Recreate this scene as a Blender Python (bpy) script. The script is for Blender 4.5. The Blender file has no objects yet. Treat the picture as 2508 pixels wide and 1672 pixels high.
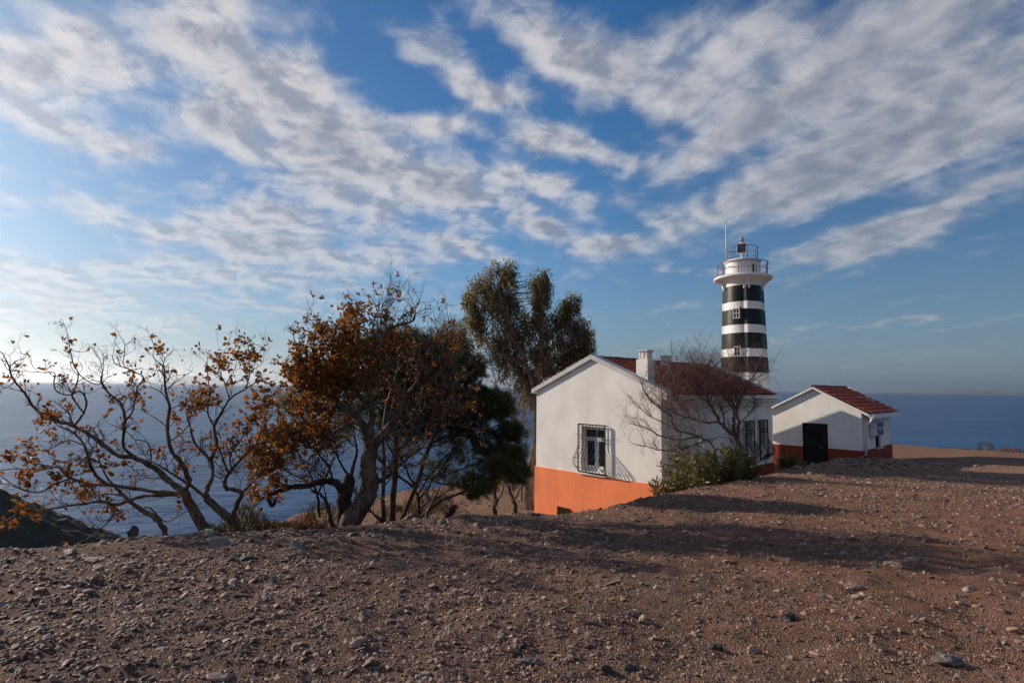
import bpy, math, random
import numpy as np
from mathutils import Vector, Matrix

# ------------------------------------------------------------------ camera
F, CX, CY = 1330.0, 1254.0, 836.0            # focal length in photo pixels, photo centre
CAMZ = 1.6
PITCH = math.atan(113.0 / F)
ROLL = 0.0133
scn = bpy.context.scene
col = scn.collection
camd = bpy.data.cameras.new('camera')
camd.sensor_width = 36.0
camd.lens = F / 2508.0 * 36.0
camd.clip_start = 0.05
camd.clip_end = 200000.0
cam = bpy.data.objects.new('camera', camd)
col.objects.link(cam)
CR = Matrix.Rotation(math.pi / 2 + PITCH, 3, 'X') @ Matrix.Rotation(ROLL, 3, 'Z')
cam.matrix_world = Matrix.Translation((0, 0, CAMZ)) @ CR.to_4x4()
scn.camera = cam

def ray(px, py):
    d = CR @ Vector(((px - CX) / F, -(py - CY) / F, -1.0))
    return d.normalized()
def at(px, py, depth):                        # point of the place at a forward distance
    d = ray(px, py)
    return Vector((0, 0, CAMZ)) + d * (depth / d.y)
def atz(px, py, h):                           # point at height h below / above the eye
    d = ray(px, py)
    return Vector((0, 0, CAMZ)) + d * (h / d.z)

# ------------------------------------------------------------------ light
SUN_EL = math.radians(21.0)
SUN_AZ = math.radians(-62.5)                  # from +Y, negative to the left
sun_dir = Vector((math.sin(SUN_AZ) * math.cos(SUN_EL), math.cos(SUN_AZ) * math.cos(SUN_EL), math.sin(SUN_EL)))
sund = bpy.data.lights.new('sun', 'SUN')
sund.energy = 5.0
sund.angle = math.radians(0.55)
sund.color = (1.0, 0.87, 0.72)
suno = bpy.data.objects.new('sun', sund)
col.objects.link(suno)
suno.rotation_euler = (-sun_dir).to_track_quat('-Z', 'Y').to_euler()
SKY_STRENGTH = 0.060
scn.view_settings.view_transform = 'Standard'
scn.view_settings.look = 'None'
scn.view_settings.exposure = 0.15
scn.view_settings.gamma = 1.0
scn.view_settings.use_curve_mapping = False
scn.cycles.max_bounces = 6
scn.cycles.transparent_max_bounces = 12
scn.cycles.volume_bounces = 0

# ------------------------------------------------------------------ node helpers
class NT:
    def __init__(s, tree):
        s.t = tree; s.n = tree.nodes; s.l = tree.links
    def node(s, typ, **kw):
        n = s.n.new(typ)
        for k, v in kw.items(): setattr(n, k, v)
        return n
    def put(s, sock, v):
        if v is None: return
        if isinstance(v, bpy.types.NodeSocket): s.l.new(v, sock)
        elif isinstance(v, (tuple, list)) and len(v) == 3 and sock.type == 'RGBA': sock.default_value = (*v, 1.0)
        else: sock.default_value = v
    def m(s, op, a, b=None, c=None, clamp=False):
        n = s.node('ShaderNodeMath', operation=op, use_clamp=clamp)
        for i, v in enumerate((a, b, c)): s.put(n.inputs[i], v)
        return n.outputs[0]
    def vm(s, op, a, b=None, scale=None):
        n = s.node('ShaderNodeVectorMath', operation=op)
        s.put(n.inputs[0], a); s.put(n.inputs[1], b)
        if scale is not None: s.put(n.inputs[3], scale)
        return n.outputs['Value'] if op in ('LENGTH', 'DOT_PRODUCT', 'DISTANCE') else n.outputs[0]
    def noise(s, vec, scale, detail=4, rough=0.5, dist=0.0, lac=2.0, col=False):
        n = s.node('ShaderNodeTexNoise')
        s.put(n.inputs['Vector'], vec); s.put(n.inputs['Scale'], scale)
        n.inputs['Detail'].default_value = detail; n.inputs['Roughness'].default_value = rough
        n.inputs['Distortion'].default_value = dist; n.inputs['Lacunarity'].default_value = lac
        return n.outputs['Color' if col else 'Fac']
    def ramp(s, x, lo, hi, a=0.0, b=1.0, smooth=True):
        n = s.node('ShaderNodeMapRange', interpolation_type='SMOOTHSTEP' if smooth else 'LINEAR')
        for k, v in zip(('Value', 'From Min', 'From Max', 'To Min', 'To Max'), (x, lo, hi, a, b)): s.put(n.inputs[k], v)
        return n.outputs[0]
    def mix(s, f, a, b, mode='MIX'):
        n = s.node('ShaderNodeMix', data_type='RGBA', blend_type=mode)
        s.put(n.inputs[0], f); s.put(n.inputs[6], a); s.put(n.inputs[7], b)
        return n.outputs[2]
    def comb(s, x, y, z):
        n = s.node('ShaderNodeCombineXYZ')
        for i, v in enumerate((x, y, z)): s.put(n.inputs[i], v)
        return n.outputs[0]

# ------------------------------------------------------------------ world: daylight sky with broken cloud
W = bpy.data.worlds.new('World')
scn.world = W
W.use_nodes = True
T = NT(W.node_tree)
T.n.clear()
def build_sky():
    out = T.node('ShaderNodeOutputWorld')
    bg = T.node('ShaderNodeBackground')
    bg.inputs[1].default_value = SKY_STRENGTH
    T.l.new(bg.outputs[0], out.inputs[0])
    sky = T.node('ShaderNodeTexSky', sky_type='NISHITA')
    sky.sun_disc = False
    sky.sun_elevation = SUN_EL
    sky.sun_rotation = SUN_AZ
    sky.altitude = 40.0
    sky.air_density = 1.0
    sky.dust_density = 0.4
    sky.ozone_density = 2.2
    hs = T.node('ShaderNodeHueSaturation')
    hs.inputs['Saturation'].default_value = 1.12
    hs.inputs['Value'].default_value = 0.95
    T.l.new(T.mix(1.0, sky.outputs[0], (1.0, 1.5, 1.9), 'MULTIPLY'), hs.inputs['Color'])
    tc = T.node('ShaderNodeTexCoord')
    d = T.vm('NORMALIZE', tc.outputs['Generated'])
    sp = T.node('ShaderNodeSeparateXYZ'); T.l.new(d, sp.inputs[0])
    x, y, z = sp.outputs
    zc = T.m('MAXIMUM', z, 0.0)
    inv = T.m('DIVIDE', 1.0, T.m('ADD', zc, 0.24))
    p = T.comb(T.m('MULTIPLY', x, inv), T.m('MULTIPLY', y, inv), 0.0)
    az = T.m('ARCTAN2', x, y)
    el = T.m('ARCSINE', z)
    ae = T.comb(az, el, 0.0)
    # ragged edges for the cloud banks
    wv = T.vm('SUBTRACT', T.noise(p, 2.6, 5, 0.6, col=True), (0.5, 0.5, 0.5))
    aew = T.vm('ADD', ae, T.vm('MULTIPLY', wv, (0.17, 0.12, 0.0)))
    def azel(px, py):
        r = ray(px, py)
        return math.atan2(r.x, r.y), math.asin(r.z)
    banks = [  # px, py, rx, ry, tilt, weight
        (90, 140, 270, 130, 8, .95), (470, 70, 170, 100, 25, .8), (250, 335, 190, 62, -6, .95),
        (720, 230, 190, 100, -35, .95), (560, 300, 110, 60, -40, .6), (880, 360, 260, 80, -18, .85), (1060, 295, 120, 36, -5, .85),
        (1030, 470, 240, 60, -6, .95), (420, 555, 340, 46, -10, .95), (720, 520, 240, 60, -4, .8), (640, 690, 430, 70, 2, .55),
        (900, 620, 300, 50, 4, .5), (1150, 612, 110, 30, -12, .7), (150, 740, 260, 70, 4, .6), (20, 650, 120, 60, 0, .5),
        (1190, 205, 110, 44, -15, .9), (1100, 130, 150, 50, -35, .5), (1330, 350, 120, 40, -12, .85), (1480, 405, 120, 36, -10, .75), (1350, 480, 130, 34, -14, .75),
        (1370, 560, 150, 34, -14, .75), (1480, 610, 150, 30, 6, .6), (1380, 110, 240, 80, -18, .65), (1600, 240, 170, 70, 10, .6),
        (1930, 445, 540, 62, 26, 1.0), (2330, 300, 320, 90, 26, .9), (2240, 545, 430, 58, 23, 1.0), (2180, 110, 560, 150, 28, .95), (1680, 90, 330, 90, 12, .6),
        (1780, 330, 260, 50, 30, .6), (1720, 655, 280, 16, 3, .38), (2200, 800, 420, 15, 6, .42), (1560, 765, 190, 13, 9, .42), (1720, 838, 420, 15, 4, .36),
        (2250, 875, 330, 20, 5, .36), (430, 800, 330, 26, 1, .40), (900, 760, 300, 24, 3, .36)]
    mask = None
    for (cx, cy, rx, ry, ang, w) in banks:
        if ry > 34: rx, ry = rx * 1.12, ry * 1.16
        a0, e0 = azel(cx, cy)
        c, sn = math.cos(math.radians(ang)), math.sin(math.radians(ang))
        a1, e1 = azel(cx + rx * c * .5, cy - rx * sn * .5)
        a2, e2 = azel(cx - ry * sn * .5, cy - ry * c * .5)
        ua, ue = (a1 - a0) * 2, (e1 - e0) * 2
        va, ve = (a2 - a0) * 2, (e2 - e0) * 2
        det = ua * ve - va * ue
        q = T.vm('SUBTRACT', aew, (a0, e0, 0.0))
        s1 = T.vm('DOT_PRODUCT', q, (ve / det, -va / det, 0))
        s2 = T.vm('DOT_PRODUCT', q, (-ue / det, ua / det, 0))
        r2 = T.m('ADD', T.m('MULTIPLY', s1, s1), T.m('MULTIPLY', s2, s2))
        g = T.m('MULTIPLY', T.m('POWER', 2.718, T.m('MULTIPLY', r2, -1.25)), w)
        mask = g if mask is None else T.m('ADD', mask, g)
    mask = T.m('SMOOTH_MIN', mask, 0.98, 0.5)
    # outside the view the same broken cover carries on
    gen = T.ramp(T.noise(p, 0.45, 3, 0.5), 0.42, 0.62, 0.0, 0.75)
    front = T.ramp(T.vm('DOT_PRODUCT', d, (0.0, math.cos(0.35), math.sin(0.35))), 0.50, 0.62)
    mask = T.m('MAXIMUM', mask, T.m('MULTIPLY', gen, T.m('SUBTRACT', 1.0, front)))
    pw = T.vm('ADD', p, T.vm('SCALE', wv, None, 0.14))
    off = tuple(0.045 * v for v in (math.sin(SUN_AZ), math.cos(SUN_AZ), 0.0))
    def field(v, det):
        big = T.noise(v, 2.6, 3, 0.5)
        n = T.noise(v, 7.5, det, 0.58, 0.2)
        return T.m('ADD', T.m('MULTIPLY', big, 0.62), T.m('MULTIPLY', n, 0.78))
    n1 = field(pw, 9)
    n2 = field(T.vm('ADD', pw, off), 6)
    # long thin streaks
    sa = math.radians(-60)
    sv = T.comb(T.m('MULTIPLY', T.vm('DOT_PRODUCT', pw, (math.cos(sa), math.sin(sa), 0)), 1.5), T.m('MULTIPLY', T.vm('DOT_PRODUCT', pw, (-math.sin(sa), math.cos(sa), 0)), 7.0), 0.0)
    right = T.ramp(az, 0.05, 0.50)
    veil = T.noise(sv, 1.25, 7, 0.55)
    dens = T.m('ADD', T.m('MULTIPLY', mask, 1.12), T.m('MULTIPLY', T.m('SUBTRACT', n1, 0.70), T.ramp(right, 0, 1, 2.15, 1.15, False)))
    dens = T.m('ADD', dens, T.m('MULTIPLY', T.m('SUBTRACT', veil, 0.5), T.ramp(right, 0, 1, 0.5, 1.5, False)))
    cover = T.m('MULTIPLY', T.ramp(dens, 0.10, 1.10), 0.93)
    lit = T.ramp(T.m('SUBTRACT', n1, n2), T.ramp(right, 0, 1, -0.13, -0.26, False), T.ramp(right, 0, 1, 0.15, 0.26, False))
    thick = T.ramp(dens, 0.60, 1.45)
    shade = T.m('MULTIPLY', T.m('SUBTRACT', 1.0, T.m('MULTIPLY', thick, 0.36)), T.m('ADD', 0.54, T.m('MULTIPLY', lit, 0.60)))
    sd = T.vm('DOT_PRODUCT', d, tuple(sun_dir))
    ph = T.ramp(sd, -0.6, 0.7, 0.62, 1.0, False)
    shade = T.m('MULTIPLY', shade, ph)
    ccol = T.mix(T.ramp(shade, 0.28, 0.95), (3.1, 3.5, 4.6), (10.2, 9.9, 9.9))
    haz = T.m('POWER', 2.718, T.m('MULTIPLY', zc, -6.5))
    cover = T.m('MULTIPLY', cover, T.m('SUBTRACT', 1.0, T.m('MULTIPLY', haz, 0.75)))
    pol = T.m('MULTIPLY', T.ramp(sd, -.45, .55, .60, .98, False), T.ramp(sd, .45, .95, 1.0, .70, False))
    clearsky = T.mix(1.0, hs.outputs[0], T.comb(pol, pol, pol), 'MULTIPLY')
    clear = T.mix(T.m('MULTIPLY', haz, .9), clearsky, (3.5, 4.4, 5.3))
    T.l.new(T.mix(cover, clear, ccol), bg.inputs[0])
build_sky()
W.cycles.sampling_method = 'MANUAL'
W.cycles.sample_map_resolution = 512

# ------------------------------------------------------------------ mesh helpers
def fin_mesh(name, V, Q=None, Tr=None, smooth=False):
    me = bpy.data.meshes.new(name)
    V = np.asarray(V, dtype=np.float32).reshape(-1, 3)
    Q = np.zeros((0, 4), np.int32) if Q is None else np.asarray(Q, dtype=np.int32).reshape(-1, 4)
    Tr = np.zeros((0, 3), np.int32) if Tr is None else np.asarray(Tr, dtype=np.int32).reshape(-1, 3)
    me.vertices.add(len(V)); me.vertices.foreach_set('co', V.ravel())
    nl = Q.size + Tr.size
    me.loops.add(nl); me.loops.foreach_set('vertex_index', np.concatenate([Q.ravel(), Tr.ravel()]))
    npoly = len(Q) + len(Tr)
    me.polygons.add(npoly)
    starts = np.concatenate([np.arange(len(Q)) * 4, Q.size + np.arange(len(Tr)) * 3]).astype(np.int32)
    me.polygons.foreach_set('loop_start', starts)
    me.polygons.foreach_set('use_smooth', np.full(npoly, smooth, dtype=bool))
    me.update(calc_edges=True)
    me.validate()
    return me

class MB:
    """collects shapes into one mesh"""
    def __init__(s): s.V = []; s.Q = []; s.T = []; s.n = 0
    def add(s, V, Q=None, Tr=None):
        V = np.asarray(V, float).reshape(-1, 3)
        s.V.append(V)
        if Q is not None and len(Q): s.Q.append(np.asarray(Q, np.int64).reshape(-1, 4) + s.n)
        if Tr is not None and len(Tr): s.T.append(np.asarray(Tr, np.int64).reshape(-1, 3) + s.n)
        s.n += len(V)
    def box(s, a, b, M=None, bev=0.0):
        x0, y0, z0 = a; x1, y1, z1 = b
        V = np.array([(x0,y0,z0),(x1,y0,z0),(x1,y1,z0),(x0,y1,z0),(x0,y0,z1),(x1,y0,z1),(x1,y1,z1),(x0,y1,z1)], float)
        Q = [(0,3,2,1),(4,5,6,7),(0,1,5,4),(1,2,6,5),(2,3,7,6),(3,0,4,7)]
        if M is not None: V = np.array([tuple(M @ Vector(v)) for v in V])
        s.add(V, Q)
    def prism(s, poly, axis_vec):             # closed polygon extruded along a vector
        P = np.asarray(poly, float); n = len(P); E = P + np.asarray(axis_vec, float)
        V = np.concatenate([P, E]); Q = [(i, (i+1) % n, n+(i+1) % n, n+i) for i in range(n)]
        Tr = [(0, i+1, i) for i in range(1, n-1)] + [(n, n+i, n+i+1) for i in range(1, n-1)]
        s.add(V, Q, Tr)
    def tube(s, pts, radii, sides=6, cap=True):
        P = np.asarray(pts, float); n = len(P)
        R = np.broadcast_to(np.asarray(radii, float), (n,))
        t = np.empty_like(P); t[1:-1] = P[2:] - P[:-2]; t[0] = P[1] - P[0]; t[-1] = P[-1] - P[-2]
        t /= np.maximum(np.linalg.norm(t, axis=1, keepdims=True), 1e-9)
        a = np.array([0.31, 0.17, 0.93]) if abs(t[0, 2]) < .9 else np.array([0.93, 0.2, 0.1])
        u = a - t * (t @ a)[:, None]
        u /= np.maximum(np.linalg.norm(u, axis=1, keepdims=True), 1e-9)
        w = np.cross(t, u)
        an = np.arange(sides) * (2 * np.pi / sides)
        V = P[:, None, :] + R[:, None, None] * (np.cos(an)[None, :, None] * u[:, None, :] + np.sin(an)[None, :, None] * w[:, None, :])
        V = V.reshape(-1, 3)
        i = np.arange(n - 1)[:, None] * sides; j = np.arange(sides)[None, :]; k = (j + 1) % sides
        Q = np.stack([i + j, i + k, i + sides + k, i + sides + j], -1).reshape(-1, 4)
        Tr = []
        if cap:
            Tr = [(0, q + 1, q) for q in range(1, sides - 1)]
            b = (n - 1) * sides
            Tr += [(b, b + q, b + q + 1) for q in range(1, sides - 1)]
        s.add(V, Q, Tr)
    def lathe(s, prof, n=32, M=None):         # prof: (radius, z) from the bottom up
        prof = np.asarray(prof, float); m = len(prof)
        an = np.arange(n) * (2 * np.pi / n)
        V = np.stack([prof[:, 0][:, None] * np.cos(an), prof[:, 0][:, None] * np.sin(an), np.repeat(prof[:, 1][:, None], n, 1)], -1).reshape(-1, 3)
        i = np.arange(m - 1)[:, None] * n; j = np.arange(n)[None, :]; k = (j + 1) % n
        Q = np.stack([i + j, i + k, i + n + k, i + n + j], -1).reshape(-1, 4)
        if M is not None: V = V @ np.array(M.to_3x3()).T + np.array(M.translation)
        s.add(V, Q)
    def mesh(s, name, smooth=False):
        V = np.concatenate(s.V) if s.V else np.zeros((0, 3))
        return fin_mesh(name, V, np.concatenate(s.Q) if s.Q else None, np.concatenate(s.T) if s.T else None, smooth)
    def obj(s, name, mat, parent=None, smooth=False, origin=None):
        if origin is not None: s.V = [v - np.asarray(origin, float) for v in s.V]
        return mkobj(name, s.mesh(name, smooth), mat, parent)

def mkobj(name, me, mat=None, parent=None, loc=None):
    o = bpy.data.objects.new(name, me)
    if mat is not None and not me.materials: me.materials.append(mat)
    col.objects.link(o)
    if parent is not None: o.parent = parent
    if loc is not None: o.location = loc
    return o
def tag(o, label=None, cat=None, group=None, kind=None):
    if label: o['label'] = label
    if cat: o['category'] = cat
    if group: o['group'] = group
    if kind: o['kind'] = kind
    return o
def empty(name, loc=(0, 0, 0), rz=0.0):
    o = bpy.data.objects.new(name, None)
    col.objects.link(o)
    o.location = loc; o.rotation_euler = (0, 0, rz); o.empty_display_size = .2
    return o
def inst(V, Q, Tr, mats3, locs):              # many copies of a small shape in one array set
    V = np.asarray(V, float); k = len(locs); nv = len(V)
    out = np.einsum('kij,vj->kvi', mats3, V) + np.asarray(locs)[:, None, :]
    off = (np.arange(k) * nv)[:, None, None]
    Qo = (np.asarray(Q)[None] + off).reshape(-1, 4) if Q is not None and len(Q) else None
    To = (np.asarray(Tr)[None] + off).reshape(-1, 3) if Tr is not None and len(Tr) else None
    return out.reshape(-1, 3), Qo, To
def catmull(P, per=4):
    P = np.asarray(P, float)
    if len(P) < 3: return P
    A = np.vstack([2 * P[0] - P[1], P, 2 * P[-1] - P[-2]])
    out = []
    for i in range(1, len(A) - 2):
        p0, p1, p2, p3 = A[i - 1:i + 3]
        for k in range(per):
            t = k / per
            out.append(.5 * ((2 * p1) + (p2 - p0) * t + (2 * p0 - 5 * p1 + 4 * p2 - p3) * t * t + (3 * p1 - p0 - 3 * p2 + p3) * t ** 3))
    out.append(A[-2])
    return np.array(out)

# value noise for terrain
def vnoise(x, y, seed=0):
    xi = np.floor(x).astype(np.int64); yi = np.floor(y).astype(np.int64)
    xf = x - xi; yf = y - yi
    u = xf * xf * xf * (xf * (xf * 6 - 15) + 10); v = yf * yf * yf * (yf * (yf * 6 - 15) + 10)
    def h(a, b):
        n = (a * 374761393 + b * 668265263 + seed * 974634777) & 0xffffffff
        n = ((n ^ (n >> 13)) * 1274126177) & 0xffffffff
        n = n ^ (n >> 16)
        return (n & 0xffff) / 65535.0 - .5
    return (h(xi, yi) * (1-u) + h(xi+1, yi) * u) * (1-v) + (h(xi, yi+1) * (1-u) + h(xi+1, yi+1) * u) * v
def fbm(x, y, oct=4, seed=0, rough=.5):
    r = 0; a = 1.0; f = 1.0
    for k in range(oct):
        r = r + a * vnoise(x * f + 17.3 * k, y * f - 9.1 * k, seed + k); a *= rough; f *= 2.03
    return r

# ------------------------------------------------------------------ materials
def mat(name, build):
    m = bpy.data.materials.new(name); m.use_nodes = True
    t = NT(m.node_tree); b = t.n['Principled BSDF']
    build(t, b)
    return m
def geo_pos(t): return t.node('ShaderNodeNewGeometry').outputs['Position']
def objc(t): return t.node('ShaderNodeTexCoord').outputs['Object']
def island(t): return t.node('ShaderNodeNewGeometry').outputs['Random Per Island']
def orand(t): return t.node('ShaderNodeObjectInfo').outputs['Random']
def bump(t, b, h, strength=.3, dist=.02):
    n = t.node('ShaderNodeBump'); n.inputs['Strength'].default_value = strength; n.inputs['Distance'].default_value = dist
    t.put(n.inputs['Height'], h); t.l.new(n.outputs[0], b.inputs['Normal'])
def simple(name, c, rough=.6, metal=0.0, var=.12, scale=6.0, bmp=0.0, spec=.4):
    def f(t, b):
        n = t.noise(objc(t), scale, 5, .6)
        cc = t.mix(n, tuple(v * (1 - var) for v in c), tuple(min(1, v * (1 + var)) for v in c))
        t.put(b.inputs['Base Color'], cc)
        b.inputs['Roughness'].default_value = rough; b.inputs['Metallic'].default_value = metal
        b.inputs['Specular IOR Level'].default_value = spec
        if bmp: bump(t, b, t.noise(objc(t), scale * 6, 4, .6), bmp, .01)
    return mat(name, f)
def paint(name, c, dirt=(.45, .40, .34), amt=.35, streak=1.0, rough=.85):
    def f(t, b):
        p = objc(t)
        st = t.vm('MULTIPLY', p, (3.0, 3.0, .35))
        n = t.noise(st, 1.3 * streak, 6, .62)
        k = t.ramp(n, .42, .78, 0, amt)
        blot = t.ramp(t.noise(p, .9, 5, .6), .35, .7, .90, 1.04)
        cc = t.mix(k, c, tuple(c[i] * (.35 + .65 * dirt[i]) for i in range(3)))
        cc = t.mix(1.0, cc, t.comb(blot, blot, blot), 'MULTIPLY')
        t.put(b.inputs['Base Color'], cc)
        b.inputs['Roughness'].default_value = rough; b.inputs['Specular IOR Level'].default_value = .25
        h = t.m('ADD', t.noise(p, 7, 4, .6), t.m('MULTIPLY', t.noise(p, 55, 3, .6), .35))
        bump(t, b, h, .35, .015)
    return mat(name, f)
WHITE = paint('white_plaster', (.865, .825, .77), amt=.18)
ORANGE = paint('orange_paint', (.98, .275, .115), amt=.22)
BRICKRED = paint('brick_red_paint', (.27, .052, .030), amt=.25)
BLACKP = paint('black_paint', (.0075, .0075, .009), dirt=(2.5, 2.5, 2.5), amt=.4, rough=.42)
WHITEP = paint('white_gloss_paint', (.78, .76, .74), amt=.2, rough=.6)
STONECAP = paint('grey_coping', (.62, .60, .57), amt=.5)
IRON = simple('black_iron', (.018, .016, .015), .5, .3)
RUST = simple('rusty_rail', (.22, .085, .05), .7, .2, .35, 14)
PVC = simple('white_plastic', (.74, .75, .77), .35)
FRAMEW = simple('white_frame', (.78, .76, .72), .45)
DARKDOOR = simple('black_door_paint', (.007, .006, .006), .6, 0, .3)
METALG = simple('grey_metal', (.42, .42, .42), .4, .5)
SKYBLUE = simple('blue_sign_face', (.03, .10, .26), .5)
def f(t, b):
    b.inputs['Base Color'].default_value = (.012, .014, .018, 1); b.inputs['Roughness'].default_value = .06
GLASS = mat('window_glass', f)
def f(t, b):
    r = t.node('ShaderNodeObjectInfo').outputs['Random']
    i = island(t)
    n = t.noise(geo_pos(t), 2.2, 5, .65)
    c = t.mix(t.m('FRACT', t.m('ADD', r, i)), (.30, .048, .026), (.52, .115, .06))
    c = t.mix(t.ramp(n, .52, .72, 0, .75), c, (.10, .075, .06))
    t.put(b.inputs['Base Color'], c); b.inputs['Roughness'].default_value = .8
    bump(t, b, t.noise(objc(t), 40, 4, .6), .3, .01)
TILE = mat('clay_tile', f)
def f(t, b):
    n = t.noise(geo_pos(t), 5, 5, .65)
    t.put(b.inputs['Base Color'], t.mix(t.ramp(n, .4, .62), (.055, .048, .042), (.30, .06, .035))); b.inputs['Roughness'].default_value = .9
RIDGE = mat('weathered_ridge_tile', f)

# ------------------------------------------------------------------ the ground
SEA_Z = CAMZ - 40.0
CREST = np.array([(-30, -14), (-14, -3), (-8.2, 3.4), (-5.5, 5.5), (-4.45, 6.1), (-3.6, 6.75), (-2.2, 7.0), (-.95, 7.8), (.35, 8.8), (1.75, 9.5), (2.8, 10.6),
                  (4.1, 12.0), (6.4, 14.3), (8.9, 16.8), (12.2, 19.9), (16.2, 22.0), (20, 24.5), (30, 33), (40, 40)], float)
EDGE = np.array([(-40, -30), (-15, -6), (-10.5, 4), (-9.6, 10), (-10.6, 16), (-12.8, 24), (-10.4, 31), (-4, 37), (6, 44), (20, 47), (29.5, 42), (28.2, 31),
                 (29.0, 20), (33, 0), (40, -30)], float)
def seg_dist(x, y, P):
    best = np.full(x.shape, 1e9); sgn = np.zeros(x.shape)
    for a, b in zip(P[:-1], P[1:]):
        d = b - a; L2 = d @ d
        t = np.clip(((x - a[0]) * d[0] + (y - a[1]) * d[1]) / L2, 0, 1)
        ex = x - (a[0] + t * d[0]); ey = y - (a[1] + t * d[1])
        r = np.hypot(ex, ey)
        cr = d[0] * (y - a[1]) - d[1] * (x - a[0])
        m = r < best
        best = np.where(m, r, best); sgn = np.where(m, np.sign(cr), sgn)
    return best * sgn                         # positive on the left of the line
def sstep(t): t = np.clip(t, 0, 1); return t * t * (3 - 2 * t)
def ground(x, y, fine=True):
    x = np.asarray(x, float); y = np.asarray(y, float)
    P = -1.6 - .06 * (np.maximum(y, -6) - 3)
    P = P + .10 * fbm(x * .22, y * .22, 3, 5)
    P = P + .30 * np.exp(-(((x - 13.0) / 2.3) ** 2 + ((y - 19.6) / 1.0) ** 2)) + .16 * np.exp(-(((x - 10.3) / 1.8) ** 2 + ((y - 17.3) / .9) ** 2))
    P = P - .13 * np.exp(-(((x - .9) / 1.9) ** 2 + ((y - 9.2) / 2.2) ** 2))
    s = seg_dist(x, y, CREST)
    s = s + .30 * vnoise(x * .9, y * .9, 31) * (x > -12)
    L = -3.5 + .2 * np.minimum(x - 10, 0) - .012 * np.maximum(y - 14, 0) * (x < 8) + .35 * fbm(x * .25, y * .25, 4, 9)
    az = CX + F * x / np.maximum(y, 1.0)
    rt = np.interp(az, [200, 450, 620, 760, 900, 1100, 1300], [.40, .335, .285, .265, .25, .236, .228])
    Ls = -y * (rt + .0038 * (21 - np.clip(y, 0, 40))) + .25 * fbm(x * .4, y * .4, 4, 19)
    k = sstep((az - 1310) / 170)
    L = np.where(y > 4, Ls * (1 - k) + L * k, L)
    L = np.minimum(L, P - .03)
    wd = np.clip(2.4 + .05 * (x + 4), 1.6, 3.4)
    w = sstep(s / wd)
    h = P * (1 - w) + L * w
    e = seg_dist(x, y, EDGE)
    e = e + 1.3 * vnoise(x * .35, y * .35, 41) + .5 * vnoise(x * 1.1, y * 1.1, 42)
    o = np.maximum(e, 0)
    drop = np.where(o < 2, .25 * o * o, o - 1.0) * np.where(x > 15, .9, 1.25)
    h = h - drop + np.where(o > .5, 1, 0) * np.minimum(o, 6) * .25 * fbm(x * .5, y * .5, 4, 12)
    if fine:
        near = np.exp(-np.maximum(np.hypot(x, y) - 6, 0) / 10)
        h = h + (.030 + .02 * near) * fbm(x * 1.7, y * 1.7, 4, 3, .55) + .022 * near * fbm(x * 9, y * 9, 3, 7, .6)
        rough_r = sstep((x - .5) / 3) * np.exp(-((y - 6.0) / 3.5) ** 2)
        h = h + .05 * rough_r * fbm(x * 3.1, y * 3.1, 4, 77, .6)
    return np.maximum(h + CAMZ, SEA_Z - 12)
def gz(x, y): return float(ground(np.array([x]), np.array([y]))[0])

def axis(lo, hi, c, fine, grow, cap):
    out = [c]; s = fine
    while out[-1] < hi: out.append(out[-1] + s); s = min(s * grow, cap)
    neg = [c]; s = fine
    while neg[-1] > lo: neg.append(neg[-1] - s); s = min(s * grow, cap)
    return np.array(neg[:0:-1] + out)
def f(t, b):
    p = geo_pos(t)
    sp = t.node('ShaderNodeSeparateXYZ'); t.l.new(p, sp.inputs[0])
    big = t.noise(p, .55, 4, .55)
    mid = t.noise(p, 6.0, 6, .65)
    fin = t.noise(p, 60.0, 5, .7)
    vor = t.node('ShaderNodeTexVoronoi'); t.put(vor.inputs['Vector'], p); vor.inputs['Scale'].default_value = 90.0; vor.inputs['Randomness'].default_value = 1.0
    red = t.ramp(t.m('ADD', t.m('MULTIPLY', sp.outputs[0], .09), t.m('MULTIPLY', big, 1.3)), .45, 1.15)
    pack = t.ramp(t.noise(p, 1.7, 5, .6), .38, .66, .80, 1.18)
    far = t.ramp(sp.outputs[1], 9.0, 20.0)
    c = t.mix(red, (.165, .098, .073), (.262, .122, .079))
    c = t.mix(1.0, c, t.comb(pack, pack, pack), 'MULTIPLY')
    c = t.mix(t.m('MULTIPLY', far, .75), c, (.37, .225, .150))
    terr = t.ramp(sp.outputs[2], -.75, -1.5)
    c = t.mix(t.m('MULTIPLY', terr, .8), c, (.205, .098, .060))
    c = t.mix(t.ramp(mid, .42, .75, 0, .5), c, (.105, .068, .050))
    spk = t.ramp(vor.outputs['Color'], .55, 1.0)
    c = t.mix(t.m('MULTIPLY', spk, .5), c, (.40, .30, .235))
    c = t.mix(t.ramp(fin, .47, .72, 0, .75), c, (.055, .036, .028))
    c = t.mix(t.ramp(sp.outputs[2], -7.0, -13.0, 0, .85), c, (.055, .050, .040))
    t.put(b.inputs['Base Color'], c); b.inputs['Roughness'].default_value = .95; b.inputs['Specular IOR Level'].default_value = .15
    h = t.m('ADD', t.m('MULTIPLY', mid, 1.2), t.m('ADD', t.m('MULTIPLY', vor.outputs['Distance'], -1.1), t.m('MULTIPLY', fin, .6)))
    bump(t, b, h, 1.0, .018)
SOIL = mat('gravel_soil', f)
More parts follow.
